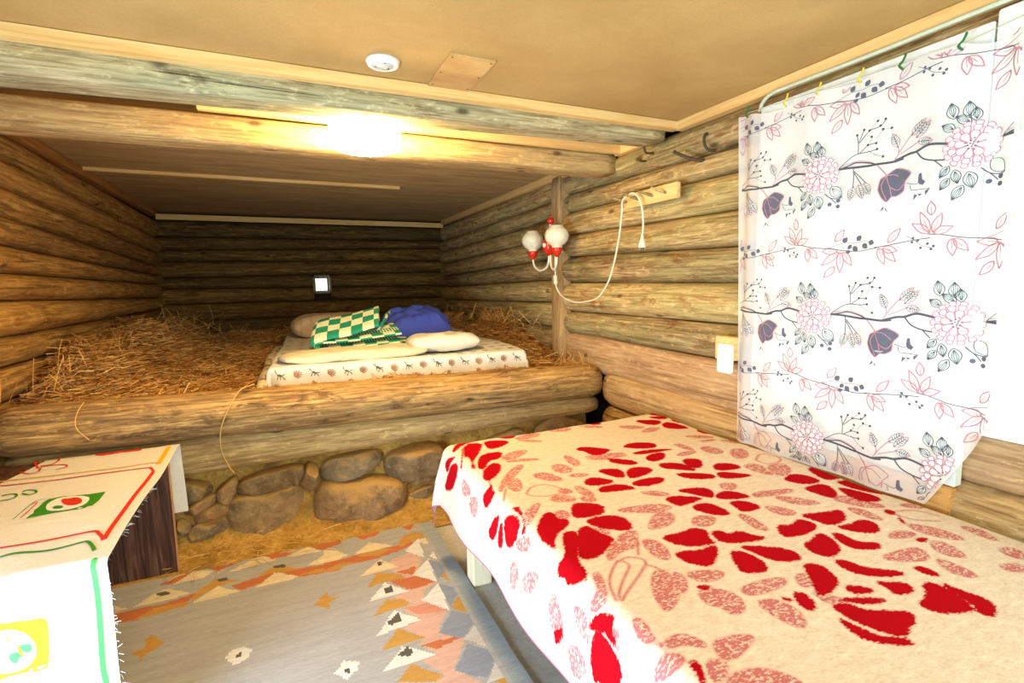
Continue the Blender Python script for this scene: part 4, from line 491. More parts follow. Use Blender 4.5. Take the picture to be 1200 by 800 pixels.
# ------------------------------------------------------------------ bed on the straw
t = NT('sheet_white'); n = t.noise(t.coord(), 5, 5, .55, .8); c = t.mix(t.ramp(n, [(.3, BW(0)), (.7, BW(1))]), (234, 230, 226), (242, 240, 238)); t.bump(n, .35, .03); M['sheet'] = t.out(c, .9, .1)
M['beige_cloth'] = cloth('beige_mattress_cloth', (206, 186, 156)); M['pr_d'] = plain('print_dark_green', (112, 112, 96), .9, .1); M['pr_b'] = plain('print_brown', (178, 142, 116), .9, .1)
FL, FR, BR_, BL_ = Vector((-.09, 3.12)), Vector((1.46, 3.08)), Vector((1.62, 5.40)), Vector((.04, 5.60))
def quad(u, v): return (FL*(1-u)+FR*u)*(1-v)+(BL_*(1-u)+BR_*u)*v
mt = tag(empty('mattress', (.7, 4.2, .68)), 'low mattress with white animal print sheet on the straw', 'mattress')
# body of the mattress
V = []; F = []; nu, nv = 16, 20
def mtop(u, v): return .845+.012*math.sin(u*7+v*3)*math.sin(v*9)+.006*mnoise.noise(Vector((u*6, v*9, 0)))
for zlev in (.69, .84):
    for j in range(nv+1):
        for i in range(nu+1):
            q = quad(.012+.976*i/nu, .01+.98*j/nv); V.append((q.x, q.y, zlev if zlev < .7 else mtop(i/nu, j/nv)-.012))
nn = (nu+1)*(nv+1)
for j in range(nv):
    for i in range(nu):
        a = j*(nu+1)+i; F.append((a, a+nu+1, a+nu+2, a+1)); F.append((nn+a, nn+a+1, nn+a+nu+2, nn+a+nu+1))
for i in range(nu): F.append((i, i+1, nn+i+1, nn+i)); b = nv*(nu+1); F.append((b+i+1, b+i, nn+b+i, nn+b+i+1))
for j in range(nv): a = j*(nu+1); F.append((a+nu+1, a, nn+a, nn+a+nu+1)); a += nu; F.append((a, a+nu+1, nn+a+nu+1, nn+a))
kid(mesh_obj('mattress_body', V, F, M['beige_cloth']), mt)
# sheet: top plus draped skirt; parameters run beyond 0..1 into the drop
DR = .135
def sheet_pt(su, sv, off=0):
    """su, sv in metres over the mattress frame (0..W, 0..L); outside = hanging"""
    W, Lb = 1.55, 2.42; cu, cv = min(max(su, 0), W), min(max(sv, 0), Lb); q = quad(cu/W, cv/Lb)
    du = su-cu; dv = sv-cv; d = math.hypot(du, dv); z = mtop(cu/W, cv/Lb)+off
    if d > 0:
        ang = math.atan2(dv, du); r = .022; a = min(d/r, PI/2)
        flare = .10 if du > 0 else .03
        outw = r*math.sin(a)+max(0, d-r*PI/2)*flare+off
        wav = .012*math.sin((cu+cv)*21+ang*4)*min(1, d/.08) + (.022*math.sin(ang*9+cv*8)*min(1, d/.1) if du > 0 else 0)
        z = mtop(cu/W, cv/Lb)-r*(1-math.cos(a))-max(0, d-r*PI/2)
        return Vector((q.x+math.cos(ang)*(outw+wav), q.y+math.sin(ang)*(outw+wav), z))
    return Vector((q.x, q.y, z))
us = [-DR+.0]+list(np.linspace(-DR+.02, 0, 9))+list(np.linspace(.05, 1.5, 30))+list(np.linspace(1.55, 1.55+DR, 10)); vs = list(np.linspace(-DR, 0, 10))+list(np.linspace(.04, 2.42, 46))+list(np.linspace(2.43, 2.42+DR, 5))
V = [sheet_pt(u, v) for v in vs for u in us]; F = []
for j in range(len(vs)-1):
    for i in range(len(us)-1): a = j*len(us)+i; F.append((a, a+1, a+len(us)+1, a+len(us)))
mats = [M['sheet'], M['pr_d'], M['pr_b']]; MI = [0]*len(F)
def add_poly(V, F, MI, pts, mp, mi):
    """fill a small polygon (2-D cloth coordinates) laid on the surface mp"""
    tri = tessellate_polygon([[Vector((p[0], p[1], 0)) for p in pts]]); b = len(V); V.extend(mp(*p) for p in pts)
    for tt in tri: F.append((b+tt[0], b+tt[1], b+tt[2])); MI.append(mi)
def add_line(V, F, MI, pts, w, mp, mi, n=5, closed=False, taper=False):
    if len(pts) > 2 and n > 1: P = [Vector((q.x, q.y)) for q in spline([(p[0], p[1], 0) for p in pts], n)]
    elif n > 1: P = [Vector(pts[0][:2]).lerp(Vector(pts[-1][:2]), k/n) for k in range(n+1)]
    else: P = [Vector(p[:2]) for p in pts]
    b = len(V); m = len(P)
    for i, p in enumerate(P):
        d = P[min(i+1, m-1)]-P[max(i-1, 0)]
        if d.length < 1e-9: d = Vector((1, 0))
        d.normalize(); nrm = Vector((-d.y, d.x))*(w/2)*((1-.6*i/m) if taper else 1); V.append(mp(*(p+nrm))); V.append(mp(*(p-nrm)))
    for i in range(m-1): F.append((b+2*i, b+2*i+1, b+2*i+3, b+2*i+2)); MI.append(mi)
sm_p = lambda u, v: sheet_pt(u, v, .0015)
def dark_motif(u, v, s=1):
    j = lambda: random.uniform(-.004, .004)
    add_poly(V, F, MI, [(u+(a+j())*s, v+(b+j())*s) for a, b in ((-.022, .012), (-.005, .014), (.018, .0), (.024, -.014), (.006, -.010), (-.012, -.002))], sm_p, 1)
    for l in ([(-.02, .012), (-.034, .034), (-.026, .038)], [(-.014, .0), (-.020, -.026)], [(.004, -.008), (.0, -.034)], [(.02, -.010), (.034, -.030)], [(.018, -.002), (.036, .004)]): add_line(V, F, MI, [(u+(a+j())*s, v+(b+j())*s) for a, b in l], .006*s, sm_p, 1, 3)
def brown_motif(u, v, s=1):
    for k in range(7):
        a = k*.55-1.2; add_line(V, F, MI, [(u-.02*s, v-.005*s), (u+.034*s*math.cos(a), v+.030*s*math.sin(a))], .008*s, sm_p, 2, 2)
    add_poly(V, F, MI, [(u+.016*s*math.cos(k), v+.013*s*math.sin(k)) for k in range(6)], sm_p, 2)
for row, vv in enumerate([-.055]+list(np.arange(.10, 2.3, .155))):
    for k in range(9):
        u = .06+k*.182+(row % 2)*.09
        if u > 1.62: continue
        (dark_motif if (k+row) % 2 == 0 else dark_motif)(u-.02, vv, .75); brown_motif(u+.07, vv-.004, .8)
for k in range(9): brown_motif(.02+k*.2, -.118, .55)
kid(mesh_obj('bedsheet', V, F, None, mats=mats, mi=MI), mt)
# pillows
def pillow(name, c, sx, sy, sz, rz, mat, tilt=(0, 0), corner=.75, wr=.012, seed=0):
    n = 40; V = []; F = []
    for s_ in (1, -1):
        for j in range(n+1):
            for i in range(n+1):
                u, v = i/n*2-1, j/n*2-1; e = (max(0, 1-u**4)*max(0, 1-v**4))**.52
                px_ = u*(1-.10*(v*v))*sx/2; py = v*(1-.10*(u*u))*sy/2
                h = sz/2*e+ (wr*mnoise.noise(Vector((u*2.2+seed, v*2.2, s_)))+wr*.5*mnoise.noise(Vector((u*6+seed, v*3, s_*2))))*min(1, e*1.5)
                V.append((px_, py, s_*h))
    m = (n+1)**2
    for j in range(n):
        for i in range(n):
            a = j*(n+1)+i; F.append((a, a+1, a+n+2, a+n+1)); F.append((m+a, m+a+n+1, m+a+n+2, m+a+1))
    o = mesh_obj(name, V, F, mat); bm = bmesh.new(); bm.from_mesh(o.data); bmesh.ops.remove_doubles(bm, verts=bm.verts, dist=.0008); bm.to_mesh(o.data); bm.free()
    o.data.polygons.foreach_set('use_smooth', np.ones(len(o.data.polygons), dtype=bool))
    o.location = c; o.rotation_euler = (tilt[0], tilt[1], rz); return o
M['pil_white'] = cloth('white_pillow_cotton', (240, 236, 224), wr=9); M['pil_cream'] = cloth('cream_cotton', (240, 228, 200), wr=9); M['blue'] = cloth('blue_cotton', (88, 108, 238), wr=8)
t = NT('peach_check_cotton'); v = t.coord(); wv = t.node('ShaderNodeTexWave', bands_direction='X'); wv.inputs['Scale'].default_value = 3.6; t.link(v, wv.inputs['Vector'])
wv2 = t.node('ShaderNodeTexWave', bands_direction='Y'); wv2.inputs['Scale'].default_value = 3.6; t.link(v, wv2.inputs['Vector'])
s_ = t.ramp(wv.outputs['Fac'], [(.86, BW(0)), (.95, BW(.35))]); s2 = t.ramp(wv2.outputs['Fac'], [(.86, BW(0)), (.95, BW(.35))])
M['peach'] = t.out(t.mix(t.math('MAXIMUM', s_, s2), (228, 204, 168), (196, 140, 100)), .95, .1)
tag(pillow('pillow', (.985, 3.37, .905), .50, .38, .12, -.08, M['pil_white'], (-.05, 0), seed=3), 'plump white pillow at the right front of the mattress', 'pillow', 'pillows on the mattress')
tag(pillow('pillow', (.40, 3.31, .872), .92, .34, .075, .03, M['pil_cream'], seed=9), 'long flat cream pillow under the green checked throw', 'pillow', 'pillows on the mattress')
tag(pillow('pillow', (.42, 4.95, .94), .78, .46, .22, .02, M['peach'], seed=5), 'peach checked pillow at the back left of the mattress', 'pillow', 'pillows on the mattress')
bp = tag(empty('pillow', (.985, 4.15, .84)), 'round blue pillow with a knotted corner behind the white pillow', 'pillow', 'pillows on the mattress')
body = pillow('pillow_cover', (.0, 0, .12), .54, .44, .27, .12, M['blue'], (.25, -.06), wr=.03, seed=12); body.parent = bp
kn = tube('knotted_corner', spline([(.13, -.02, .12), (.19, -.04, .11), (.235, -.06, .10), (.255, -.07, .115)], 5), [.09, .088, .084, .08, .072, .065, .058, .05, .045, .04, .04, .043, .046, .048, .04, .02], M['blue'], bp, 14)
# pale birch pole by the mattress
t = NT('birch_bark'); n = t.noise(t.coord((1, 1, 1)), 8, 5); M['birch'] = t.out(t.ramp(n, [(.4, (128, 100, 72)), (.5, (214, 196, 164)), (.8, (232, 218, 190))]), .8, .2)
tag(tube('birch_pole', spline([(-.145, 2.97, .735), (-.14, 3.2, .765), (-.125, 3.5, .775), (-.11, 3.9, .80), (-.06, 4.6, .80)], 4), [.030]*17, M['birch'], seg=10), 'pale birch pole lying along the left side of the mattress', 'pole')

# green checked throw: folded strips
t = NT('green_check_blanket'); uvn = t.node('ShaderNodeUVMap'); uvn.uv_map = 'uv'
sp = t.node('ShaderNodeSeparateXYZ'); t.link(uvn.outputs[0], sp.inputs[0])
ck = t.node('ShaderNodeTexChecker'); ck.inputs['Scale'].default_value = 1.0; mp = t.node('ShaderNodeMapping'); mp.inputs['Scale'].default_value = (13, 13, 1); mp.inputs['Location'].default_value = (.02, .03, .5); t.link(uvn.outputs[0], mp.inputs[0]); t.link(mp.outputs[0], ck.inputs['Vector'])
base = t.mix(ck.outputs['Fac'], (44, 146, 116), (240, 236, 196)); stp = t.math('GREATER_THAN', t.math('SINE', t.math('MULTIPLY', sp.outputs[0], 330.0)), 0.0)
bandf = t.math('MULTIPLY', t.math('GREATER_THAN', sp.outputs[1], .365), t.math('LESS_THAN', sp.outputs[1], .45))
base = t.mix(bandf, base, t.mix(stp, (44, 146, 116), (240, 236, 196)))
n = t.noise(t.coord(), 220, 2); t.bump(n, .3, .002); M['throw'] = t.out(base, .95, .1)
M['throw_y'] = plain('yellow_green_stripe_cloth', (206, 192, 84), .9, .1); M['throw_g'] = cloth('dark_green_fringe', (52, 96, 70))
th = tag(empty('throw_blanket', (.47, 3.56, .895)), 'green and cream checked throw folded in layers on the mattress', 'blanket')
def folded(name, prof, y0, y1, tilt, thick, parent, loc=(0, 0, 0), v0=0., skew=0., mat=None):
    """cloth slab: profile (x,z) swept along y, with thickness; uv = (length, across)"""
    P = spline([(a, 0, b) for a, b in prof], 8); nY = 14; V = []; F = []; UV = []; acc = [0]
    for i in range(1, len(P)): acc.append(acc[-1]+(P[i]-P[i-1]).length)
    m = len(P)
    for side in (0, 1):
        for i, p in enumerate(P):
            d = (P[min(i+1, m-1)]-P[max(i-1, 0)]).normalized(); nr = Vector((-d.z, 0, d.x))*(thick/2)*(1 if side == 0 else -1)
            for j in range(nY+1):
                f = j/nY; puff = 1-.55*abs(2*f-1)**5; y = y0+(y1-y0)*f
                q = p+nr*puff; q = Vector((q.x+skew*(f-.5), y, q.z+.006*mnoise.noise(Vector((p.x*7, f*3, v0*9)))+tilt*(f-.5)))
                V.append(q); UV.append((acc[i], v0+(y1-y0)*f))
    S_ = m*(nY+1)
    for i in range(m-1):
        for j in range(nY):
            a = i*(nY+1)+j; F.append((a, a+1, a+nY+2, a+nY+1)); F.append((S_+a, S_+a+nY+1, S_+a+nY+2, S_+a+1))
        a = i*(nY+1); F.append((a, a+nY+1, S_+a+nY+1, S_+a)); a += nY; F.append((a+nY+1, a, S_+a, S_+a+nY+1))
    for j in range(nY): F.append((j+1, j, S_+j, S_+j+1)); a = (m-1)*(nY+1)+j; F.append((a, a+1, S_+a+1, S_+a))
    o = mesh_obj(name, V, F, mat or M['throw'], parent); uv = o.data.uv_layers.new(name='uv')
    for lp in o.data.loops: uv.data[lp.index].uv = UV[lp.vertex_index]
    o.location = loc; return o
folded('bottom_fold', [(.33, -.000), (.15, .002), (-.10, .004), (-.24, .004)], -.13, .20, .02, .034, th, v0=.0)
folded('middle_fold', [(.23, .044), (.05, .034), (-.16, .026), (-.285, .024), (-.31, .045), (-.28, .066), (-.10, .07), (.16, .095), (.24, .10)], -.16, .14, .05, .022, th, v0=.30)

folded('top_fold', [(-.26, .070), (-.305, .092), (-.26, .115), (-.10, .142), (.06, .180), (.12, .195)], -.15, .13, .115, .030, th, v0=.0, skew=.05)
folded('lifted_corner', [(.10, .08), (.16, .14), (.185, .19), (.20, .20)], -.02, .16, .03, .02, th, v0=.1, skew=.06)
pf = [(-.26+rng.normal(0, .02), -.12+rng.normal(0, .015)) for _ in range(1)]
V = []; F = []; MI = []
for k in range(46):
    x = -.24-.012*rng.random(); y = -.14+.010*k*.6; L_ = rng.uniform(.06, .10); b = len(V); a = PI+rng.normal(0, .3)
    for s_ in range(4):
        f = s_/3; cx, cy = x+math.cos(a)*L_*f, y+math.sin(a)*L_*f+.006*math.sin(f*5); V += [(cx, cy-.0025, .006-.012*f+.004), (cx, cy+.0025, .006-.012*f+.004)]
    for s_ in range(3): F.append((b+2*s_, b+2*s_+1, b+2*s_+3, b+2*s_+2))
fr = mesh_obj('fringe', V, F, M['throw_g'], th); fr['kind'] = 'stuff'

# ------------------------------------------------------------------ wall sconce on the post
sc = tag(empty('wall_lamp', (1.768, 3.18, 1.556)), 'red and white two-arm wall lamp with cream glass globes on the post', 'lamp')
M['white_enamel'] = plain('white_enamel', (240, 238, 224), .3, .5)
def globe(parent, c, s):
    g = lathe('glass_shade', [(.030*s, 0), (.034*s, .012*s), (.036*s, .02*s), (.060*s, .034*s), (.078*s, .060*s), (.084*s, .088*s), (.078*s, .115*s), (.062*s, .136*s), (.046*s, .146*s), (.046*s, .156*s), (.040*s, .157*s), (.040*s, .146*s), (.030*s, .10*s)], M['cream_glass'], parent, 32, c)
    lathe('cup', [(0, -.058*s), (.010*s, -.055*s), (.022*s, -.040*s), (.036*s, -.020*s), (.040*s, .0), (.039*s, .006), (0, .006)], M['red_gloss'], parent, 24, c)
for (gx, gy, gz) in ((-.055, .225, -.032), (-.070, -.165, -.032)):
    sgn = 1 if gy > 0 else -1
    x0, y0 = -.035, .012*sgn
    arm = tube('arm', spline([(x0, y0, -.03), (x0, y0, -.09), (x0+(gx-x0)*.12, y0+(gy-y0)*.12, -.145), ((x0+gx)/2, (y0+gy)/2, -.170), (gx-(gx-x0)*.12, gy-(gy-y0)*.12, -.14), (gx, gy, gz-.055)], 7), .0075, M['white_enamel'], sc, 10); globe(arm, (gx, gy, gz), .98)
lathe('centre_boss', [(0, -.072), (.024, -.062), (.043, -.03), (.049, 0), (.043, .03), (.024, .062), (0, .072)], M['red_gloss'], sc, 24, (-.040, -.004, .0))
bn = lathe('boss_button', [(0, .008), (.012, .006), (.016, 0)], M['white_enamel'], sc, 20); bn.location = (-.087, -.016, .002); bn.rotation_euler = (0, -PI/2, .3)
tube('rod', [(-.026, .0, .05), (-.026, .0, .16)], .008, M['white_enamel'], sc, 10)
tube('rod', [(-.012, .035, .02), (-.012, .035, .15)], .007, M['white_enamel'], sc, 10)
lathe('finial', [(0, -.026), (.014, -.022), (.025, -.010), (.027, 0), (.024, .012), (.012, .023), (0, .026)], M['red_gloss'], sc, 20, (-.026, 0, .172))
box('back_plate', -.012, .055, -.03, .045, -.05, .06, M['white_enamel'], sc, bev=.004)
# cord with in-line switch and plug
cord = tag(empty('lamp_cord', (1.78, 2.7, 1.4)), 'white power cord looping from the wall lamp to the peg rack', 'cord')
def cp(*p): return [(a-1.78, b-2.7, c-1.4) for a, b, c in p]
tube('cable', spline(cp((1.765, 3.16, 1.52), (1.765, 3.16, 1.40), (1.765, 3.155, 1.33), (1.765, 3.14, 1.26), (1.775, 3.08, 1.20), (1.78, 2.94, 1.165), (1.78, 2.80, 1.17), (1.78, 2.66, 1.195), (1.78, 2.58, 1.25), (1.78, 2.52, 1.32), (1.78, 2.47, 1.43), (1.78, 2.43, 1.56), (1.775, 2.40, 1.69), (1.755, 2.37, 1.742), (1.745, 2.31, 1.76), (1.745, 2.265, 1.768), (1.75, 2.225, 1.742), (1.76, 2.205, 1.68), (1.765, 2.20, 1.60), (1.765, 2.205, 1.535)), 6), .0052, M['cord'], cord, 8)
tube('inline_switch', cp((1.765, 3.16, 1.35), (1.765, 3.158, 1.345), (1.765, 3.152, 1.29), (1.765, 3.150, 1.285)), [.008, .015, .015, .008], M['cord'], cord, 10)
plug = tube('plug', cp((1.765, 2.205, 1.545), (1.765, 2.205, 1.52), (1.765, 2.205, 1.50), (1.765, 2.205, 1.48), (1.765, 2.205, 1.475)), [.007, .011, .018, .021, .019], M['cord'], cord, 12)
for dy in (-.008, .008): tube('pin', cp((1.765, 2.205+dy, 1.476), (1.765, 2.205+dy, 1.45)), .0022, M['iron'], plug, 6)
# peg rack
rk = tag(empty('peg_rack', (1.795, 2.185, 1.735)), 'short pine peg rack on the log wall with a cord over it', 'coat rack')
rb = box('board', -.215, .215, -.012, .012, -.042, .035, sawn('peg_rack_pine', (236, 200, 138), (214, 168, 100)), rk, bev=.003); rb.rotation_euler = (0, 0, PI/2); rb.location = (.0, 0, .005)
for dy in (.18, .075, -.04, -.14): tube('peg', [(.0, dy, .0), (-.03, dy+.02, .012), (-.075, dy+.045, .030)], [.008, .008, .007], M['log_right'], rk, 8)
# iron hooks high on the wall
def hook(pts, r, lab): tag(tube('iron_hook', spline(pts, 5), r, M['iron'], seg=8), lab, 'hook', 'iron hooks on the right log wall')
hook([(1.87, 1.85, 1.972), (1.835, 1.845, 1.972), (1.822, 1.842, 1.945), (1.822, 1.832, 1.912), (1.84, 1.826, 1.897), (1.87, 1.82, 1.895)], .007, 'thick curved iron hook on the logs close to the curtain')
hook([(1.88, 1.87, 1.86), (1.83, 1.90, 1.868), (1.795, 1.97, 1.905), (1.785, 2.0, 1.925)], .008, 'long straight iron spike sticking out below the beam end')
hook([(1.87, 2.215, 1.975), (1.80, 2.22, 1.97), (1.79, 2.225, 1.985), (1.785, 2.23, 2.01)], .006, 'small thin iron hook beneath the end of the front beam')
hook([(1.87, 2.29, 1.950), (1.81, 2.285, 1.945), (1.80, 2.27, 1.95)], .005, 'tiny iron nail left of the thin hook under the front beam')
# socket by the curtain
sw = tag(empty('wall_switch', (1.775, 1.640, .95)), 'white wall socket half hidden by the curtain edge', 'socket')
box('housing', -.012, .012, -.045, .035, -.065, .065, M['white_gloss'], sw, bev=.006); box('rocker', -.017, -.010, -.025, .015, -.035, .035, M['white_gloss'], sw, bev=.003)
box('mounting_block', .004, .05, -.04, .06, -.01, .095, M['trim'], sw, bev=.004)

# ------------------------------------------------------------------ white board, cable and curtain
wbn = structure(empty('window_2', (1.85, .9, 1.3)))
def w2(name, *a, mat='white_board', bev=.003): return kid(box(name, *a, M[mat], bev=bev), wbn)
w2('insulation_board', 1.832, 1.87, .795, 1.545, .655, 1.995); w2('insulation_board', 1.834, 1.87, -.6, .79, .832, 2.02)
M['orange_log'] = sawn('golden_sill_wood', (222, 168, 96), (190, 130, 62), axis=1)
kid(box('sill_board', 1.822, 1.862, .80, 1.60, .44, .652, M['orange_log'], bev=.004), wbn)
M['pipe'] = plain('pale_cable', (206, 214, 190), .5, .3)
tag(tube('wall_cable', spline([(1.845, 1.56, 1.985), (1.84, 1.545, 2.015), (1.835, 1.50, 2.036), (1.835, 1.42, 2.038), (1.835, 1.1, 2.035), (1.835, .8, 2.038), (1.835, .2, 2.036)], 6), .0075, M['pipe'], seg=8), 'pale cable clipped along the wall above the white board', 'cable')
# curtain
CY0, CY1 = 1.625, .705
def cur_x(y, z):
    l = sm(y, 1.49, 1.60); r = 1-sm(y, .70, .82)
    x = 1.795+.006*np.sin(y*17+z*1.1)+.004*np.sin(y*31-z*2)
    return float(x-.020*l*np.sin((y-1.5)*48)+r*(.016*np.sin((.80-y)*52)))
def cur_ztop(y): return 1.955+.010*math.cos((y-1.57)/.14*PI)*(.5)+(-.03*math.sin(PI*min(1, max(0, (.845-y)/.15))) if y < .845 else 0)+.02*max(0, (y-1.5)/.12)
def cur_zbot(y):
    if y > .86: return .585
    t_ = (.86-y)/.155; return .585+.30*t_**1.1
def cur_edge_y(z):
    """left edge drifts a little towards the bottom, right edge bows"""
    return 1.625-.035*(1.97-z)/1.4, .705
def cmap(u, v, off=0.0):
    z = v; y0, y1 = cur_edge_y(z); y = y0+(CY1-y0)*u; x = cur_x(y, z)
    return Vector((x-off, y, z))
nu, nv = 150, 90; V = []; F = []; MI = []
for j in range(nv+1):
    for i in range(nu+1):
        u = i/nu; y = CY0+(CY1-CY0)*u; zt_, zb_ = cur_ztop(y), cur_zbot(y); z = zb_+(zt_-zb_)*j/nv; V.append(cmap(u, z))
for j in range(nv):
    for i in range(nu): a = j*(nu+1)+i; F.append((a, a+1, a+nu+2, a+nu+1)); MI.append(0)
def trans_cloth(name, col, transp, transl):
    t = NT(name); d = t.node('ShaderNodeBsdfDiffuse'); d.inputs[0].default_value = lin(col); tl = t.node('ShaderNodeBsdfTranslucent'); tl.inputs[0].default_value = lin(col)
    tr = t.node('ShaderNodeBsdfTransparent'); n = t.noise(t.coord((300, 300, 300)), 1, 2); b = t.node('ShaderNodeBump'); b.inputs['Strength'].default_value = .1; b.inputs['Distance'].default_value = .002; t.link(n, b.inputs['Height']); t.link(b.outputs[0], d.inputs['Normal'])
    m1 = t.node('ShaderNodeMixShader'); m1.inputs[0].default_value = transl; t.link(d.outputs[0], m1.inputs[1]); t.link(tl.outputs[0], m1.inputs[2])
    m2 = t.node('ShaderNodeMixShader'); m2.inputs[0].default_value = transp; t.link(m1.outputs[0], m2.inputs[1]); t.link(tr.outputs[0], m2.inputs[2]); t.link(m2.outputs[0], t.n['Material Output'].inputs[0]); return t.m
M['curtain'] = trans_cloth('sheer_white_cotton', (250, 250, 250), .46, .15)
M['ink'] = plain('print_charcoal', (92, 92, 102), .9, .1); M['pink'] = plain('print_dusty_pink', (196, 138, 152), .9, .1); M['slate'] = plain('print_slate', (104, 106, 122), .9, .1)
M['leaf'] = plain('print_pale_green', (222, 232, 226), .9, .1); M['petal'] = plain('print_petal_white', (244, 230, 234), .9, .1)
cmats = [M['curtain'], M['ink'], M['pink'], M['slate'], M['leaf'], M['petal']]; CM = {'d': 1, 'p': 2, 'k': 3}
def cur_uv(y, z):
    y0, _ = cur_edge_y(z); return (y-y0)/(CY1-y0)
def put(o, off, lay=0):
    def f(u, v):
        y = o[0]-u; z = o[1]+v; return Vector((cur_x(y, z)-.0012-lay*.0004, y, z))
    return f
def inside(o, pts):
    for p in pts:
        y = o[0]-p[0]; z = o[1]+p[1]
        if not (CY1+.008 < y < cur_edge_y(z)[0]-.006 and cur_zbot(y)+.008 < z < cur_ztop(y)-.008): return False
    return True
def clipline(o, pts):
    out = []; P = [(q.x, q.y) for q in spline([(p[0], p[1], 0) for p in pts], 6)] if len(pts) > 2 else [tuple(Vector(pts[0]).lerp(Vector(pts[-1]), k/6)) for k in range(7)]
    run = []
    for p in P:
        if inside(o, [p]): run.append(p)
        else:
            if len(run) > 1: out.append(run)
            run = []
    if len(run) > 1: out.append(run)
    return out
def leafpoly(a, b, w, n=9, sharp=1.0):
    a, b = Vector(a), Vector(b); d = b-a; nr = Vector((-d.y, d.x)).normalized()*w; up = []; dn = []
    for k in range(n+1):
        f = k/n; s_ = math.sin(PI*f**.85)**sharp; up.append(a+d*f+nr*s_); dn.append(a+d*f-nr*s_)
    return up+dn[::-1][1:-1]
def line(o, pts, w, mi, lay=0):
    for run in clipline(o, pts): add_line(V, F, MI, run, w, put(o, 0, lay), mi, 1)
def fill_grid(P, mp, mi, st=.012):
    """fill a print in small strips so that it follows the cloth"""
    xs = [p[0] for p in P]; ys = [p[1] for p in P]; y = min(ys); P = [tuple(p) for p in P]
    while y < max(ys)-1e-7:
        y2 = min(y+st, max(ys)); ym = (y+y2)/2; cr = sorted(a[0]+(b[0]-a[0])*(ym-a[1])/(b[1]-a[1]) for a, b in zip(P, P[1:]+P[:1]) if (a[1] > ym) != (b[1] > ym))
        for a, b in zip(cr[::2], cr[1::2]):
            n_ = max(1, int((b-a)/.03)); base_ = len(V)
            for k in range(n_+1): V.append(mp(a+(b-a)*k/n_, y)); V.append(mp(a+(b-a)*k/n_, y2))
            for k in range(n_): F.append((base_+2*k, base_+2*k+2, base_+2*k+3, base_+2*k+1)); MI.append(mi)
        y = y2
def fill(o, pts, mi, lay=0):
    if inside(o, pts):
        if max(p[0] for p in pts)-min(p[0] for p in pts) > .02: fill_grid(pts, put(o, 0, lay), mi, .0025)
        else: add_poly(V, F, MI, pts, put(o, 0, lay), mi)
def element(o, e):
    k, c, w, p = e
    if k == 'l': line(o, p, w, CM[c], 1)
    elif k == 'f': fill(o, p, CM[c])
    elif k == 'o': fill(o, [(p[0][0]+w*math.cos(a), p[0][1]+w*math.sin(a)) for a in np.arange(0, 6.2, .7)], CM[c], 1)
    elif k == 'v':
        q = leafpoly(p[0], p[1], w); fill(o, q, 4); line(o, [tuple(x) for x in q+[q[0]]], .0024, 2, 1); a, b = Vector(p[0]), Vector(p[1]); d = b-a; nr = Vector((-d.y, d.x)).normalized()
        line(o, [tuple(a), tuple(a+d*.9)], .0018, 1, 2)
        for f in (.25, .4, .55, .7):
            for s_ in (1, -1): line(o, [tuple(a+d*f), tuple(a+d*(f+.13)+nr*s_*w*.75)], .0016, 1, 2)
    elif k == 'n':
        q = leafpoly(p[0], p[1], w*.75); fill(o, q, 4); line(o, [tuple(x) for x in q+[q[0]]], .0020, 1, 1); a, b = Vector(p[0]), Vector(p[1])
        for s_ in (-.55, -.2, .2, .55):
            m_ = a.lerp(b, .55)+Vector((-(b-a).y, (b-a).x)).normalized()*w*.75*s_; line(o, [tuple(a.lerp(b, .1)), tuple(m_), tuple(b.lerp(a, .04))], .0014, 1, 1)
    elif k == 'p':
        q = leafpoly(p[0], p[1], w); line(o, [tuple(x) for x in q+[q[0]]], .0031, 2, 1); a, b = Vector(p[0]), Vector(p[1]); line(o, [tuple(a), tuple(a.lerp(b, .6))], .0016, 2, 1)
    elif k == 'q':
        q = leafpoly(p[0], p[1], w); fill(o, q, CM[c])
def flower(o):
    R0 = .063
    fill(o, [(R0*.93*math.cos(a), R0*.93*math.sin(a)) for a in np.arange(0, 6.28, .3)], 5)
    for ring, (n, r0, r1, wd) in enumerate(((14, .74, 1.02, .125), (12, .52, .84, .14), (8, .16, .60, .15))):
        for k in range(n):
            a = 2*PI*k/n+ring*.3; c_, s_ = math.cos(a), math.sin(a); P = []
            for f, ww in ((0, .25), (.35, .8), (.7, 1.05), (.92, .75), (1, .05), (.92, -.75), (.7, -1.05), (.35, -.8), (0, -.25)):
                r = R0*(r0+(r1-r0)*f); wv_ = R0*wd*ww; P.append((r*c_-wv_*s_, r*s_+wv_*c_))
            fill(o, P, 5, 2+ring*1.5); line(o, P, .0026, 2, 2.7+ring*1.5)
    for k in range(12):
        a = k*2.4; r = .003+.0013*k; fill(o, [(r*math.cos(a)+.0022*math.cos(b), r*math.sin(a)+.0022*math.sin(b)) for b in (0, 1.2, 2.4, 3.6, 4.8)], 1, 8)
for zf in (1.666, 1.160, .693):
    for k in (-1, 0, 1):
        o = (1.248-.441*k, zf)
        for e in BR:
            F1like = e[3]
            # pieces traced round the right-hand flower are stored relative to it
            element(o, e)
        flower(o)
for zf in (1.93, 1.428, .938):
    for k in (-1, 0, 1):
        for e in VI: element((1.332-.444*k, zf), e)
cu = tag(empty('curtain', (1.80, 1.2, 1.95)), 'white cotton curtain with grey and pink flower branches over the white board', 'curtain')
kid(mesh_obj('curtain_cloth', V, F, None, mats=cmats, mi=MI), cu)
M['string'] = plain('thin_pale_string', (196, 200, 176), .8, .1); M['tie_g'] = plain('green_tie', (44, 110, 52), .6, .3); M['tie_y'] = plain('yellow_tie', (220, 200, 60), .6, .3)
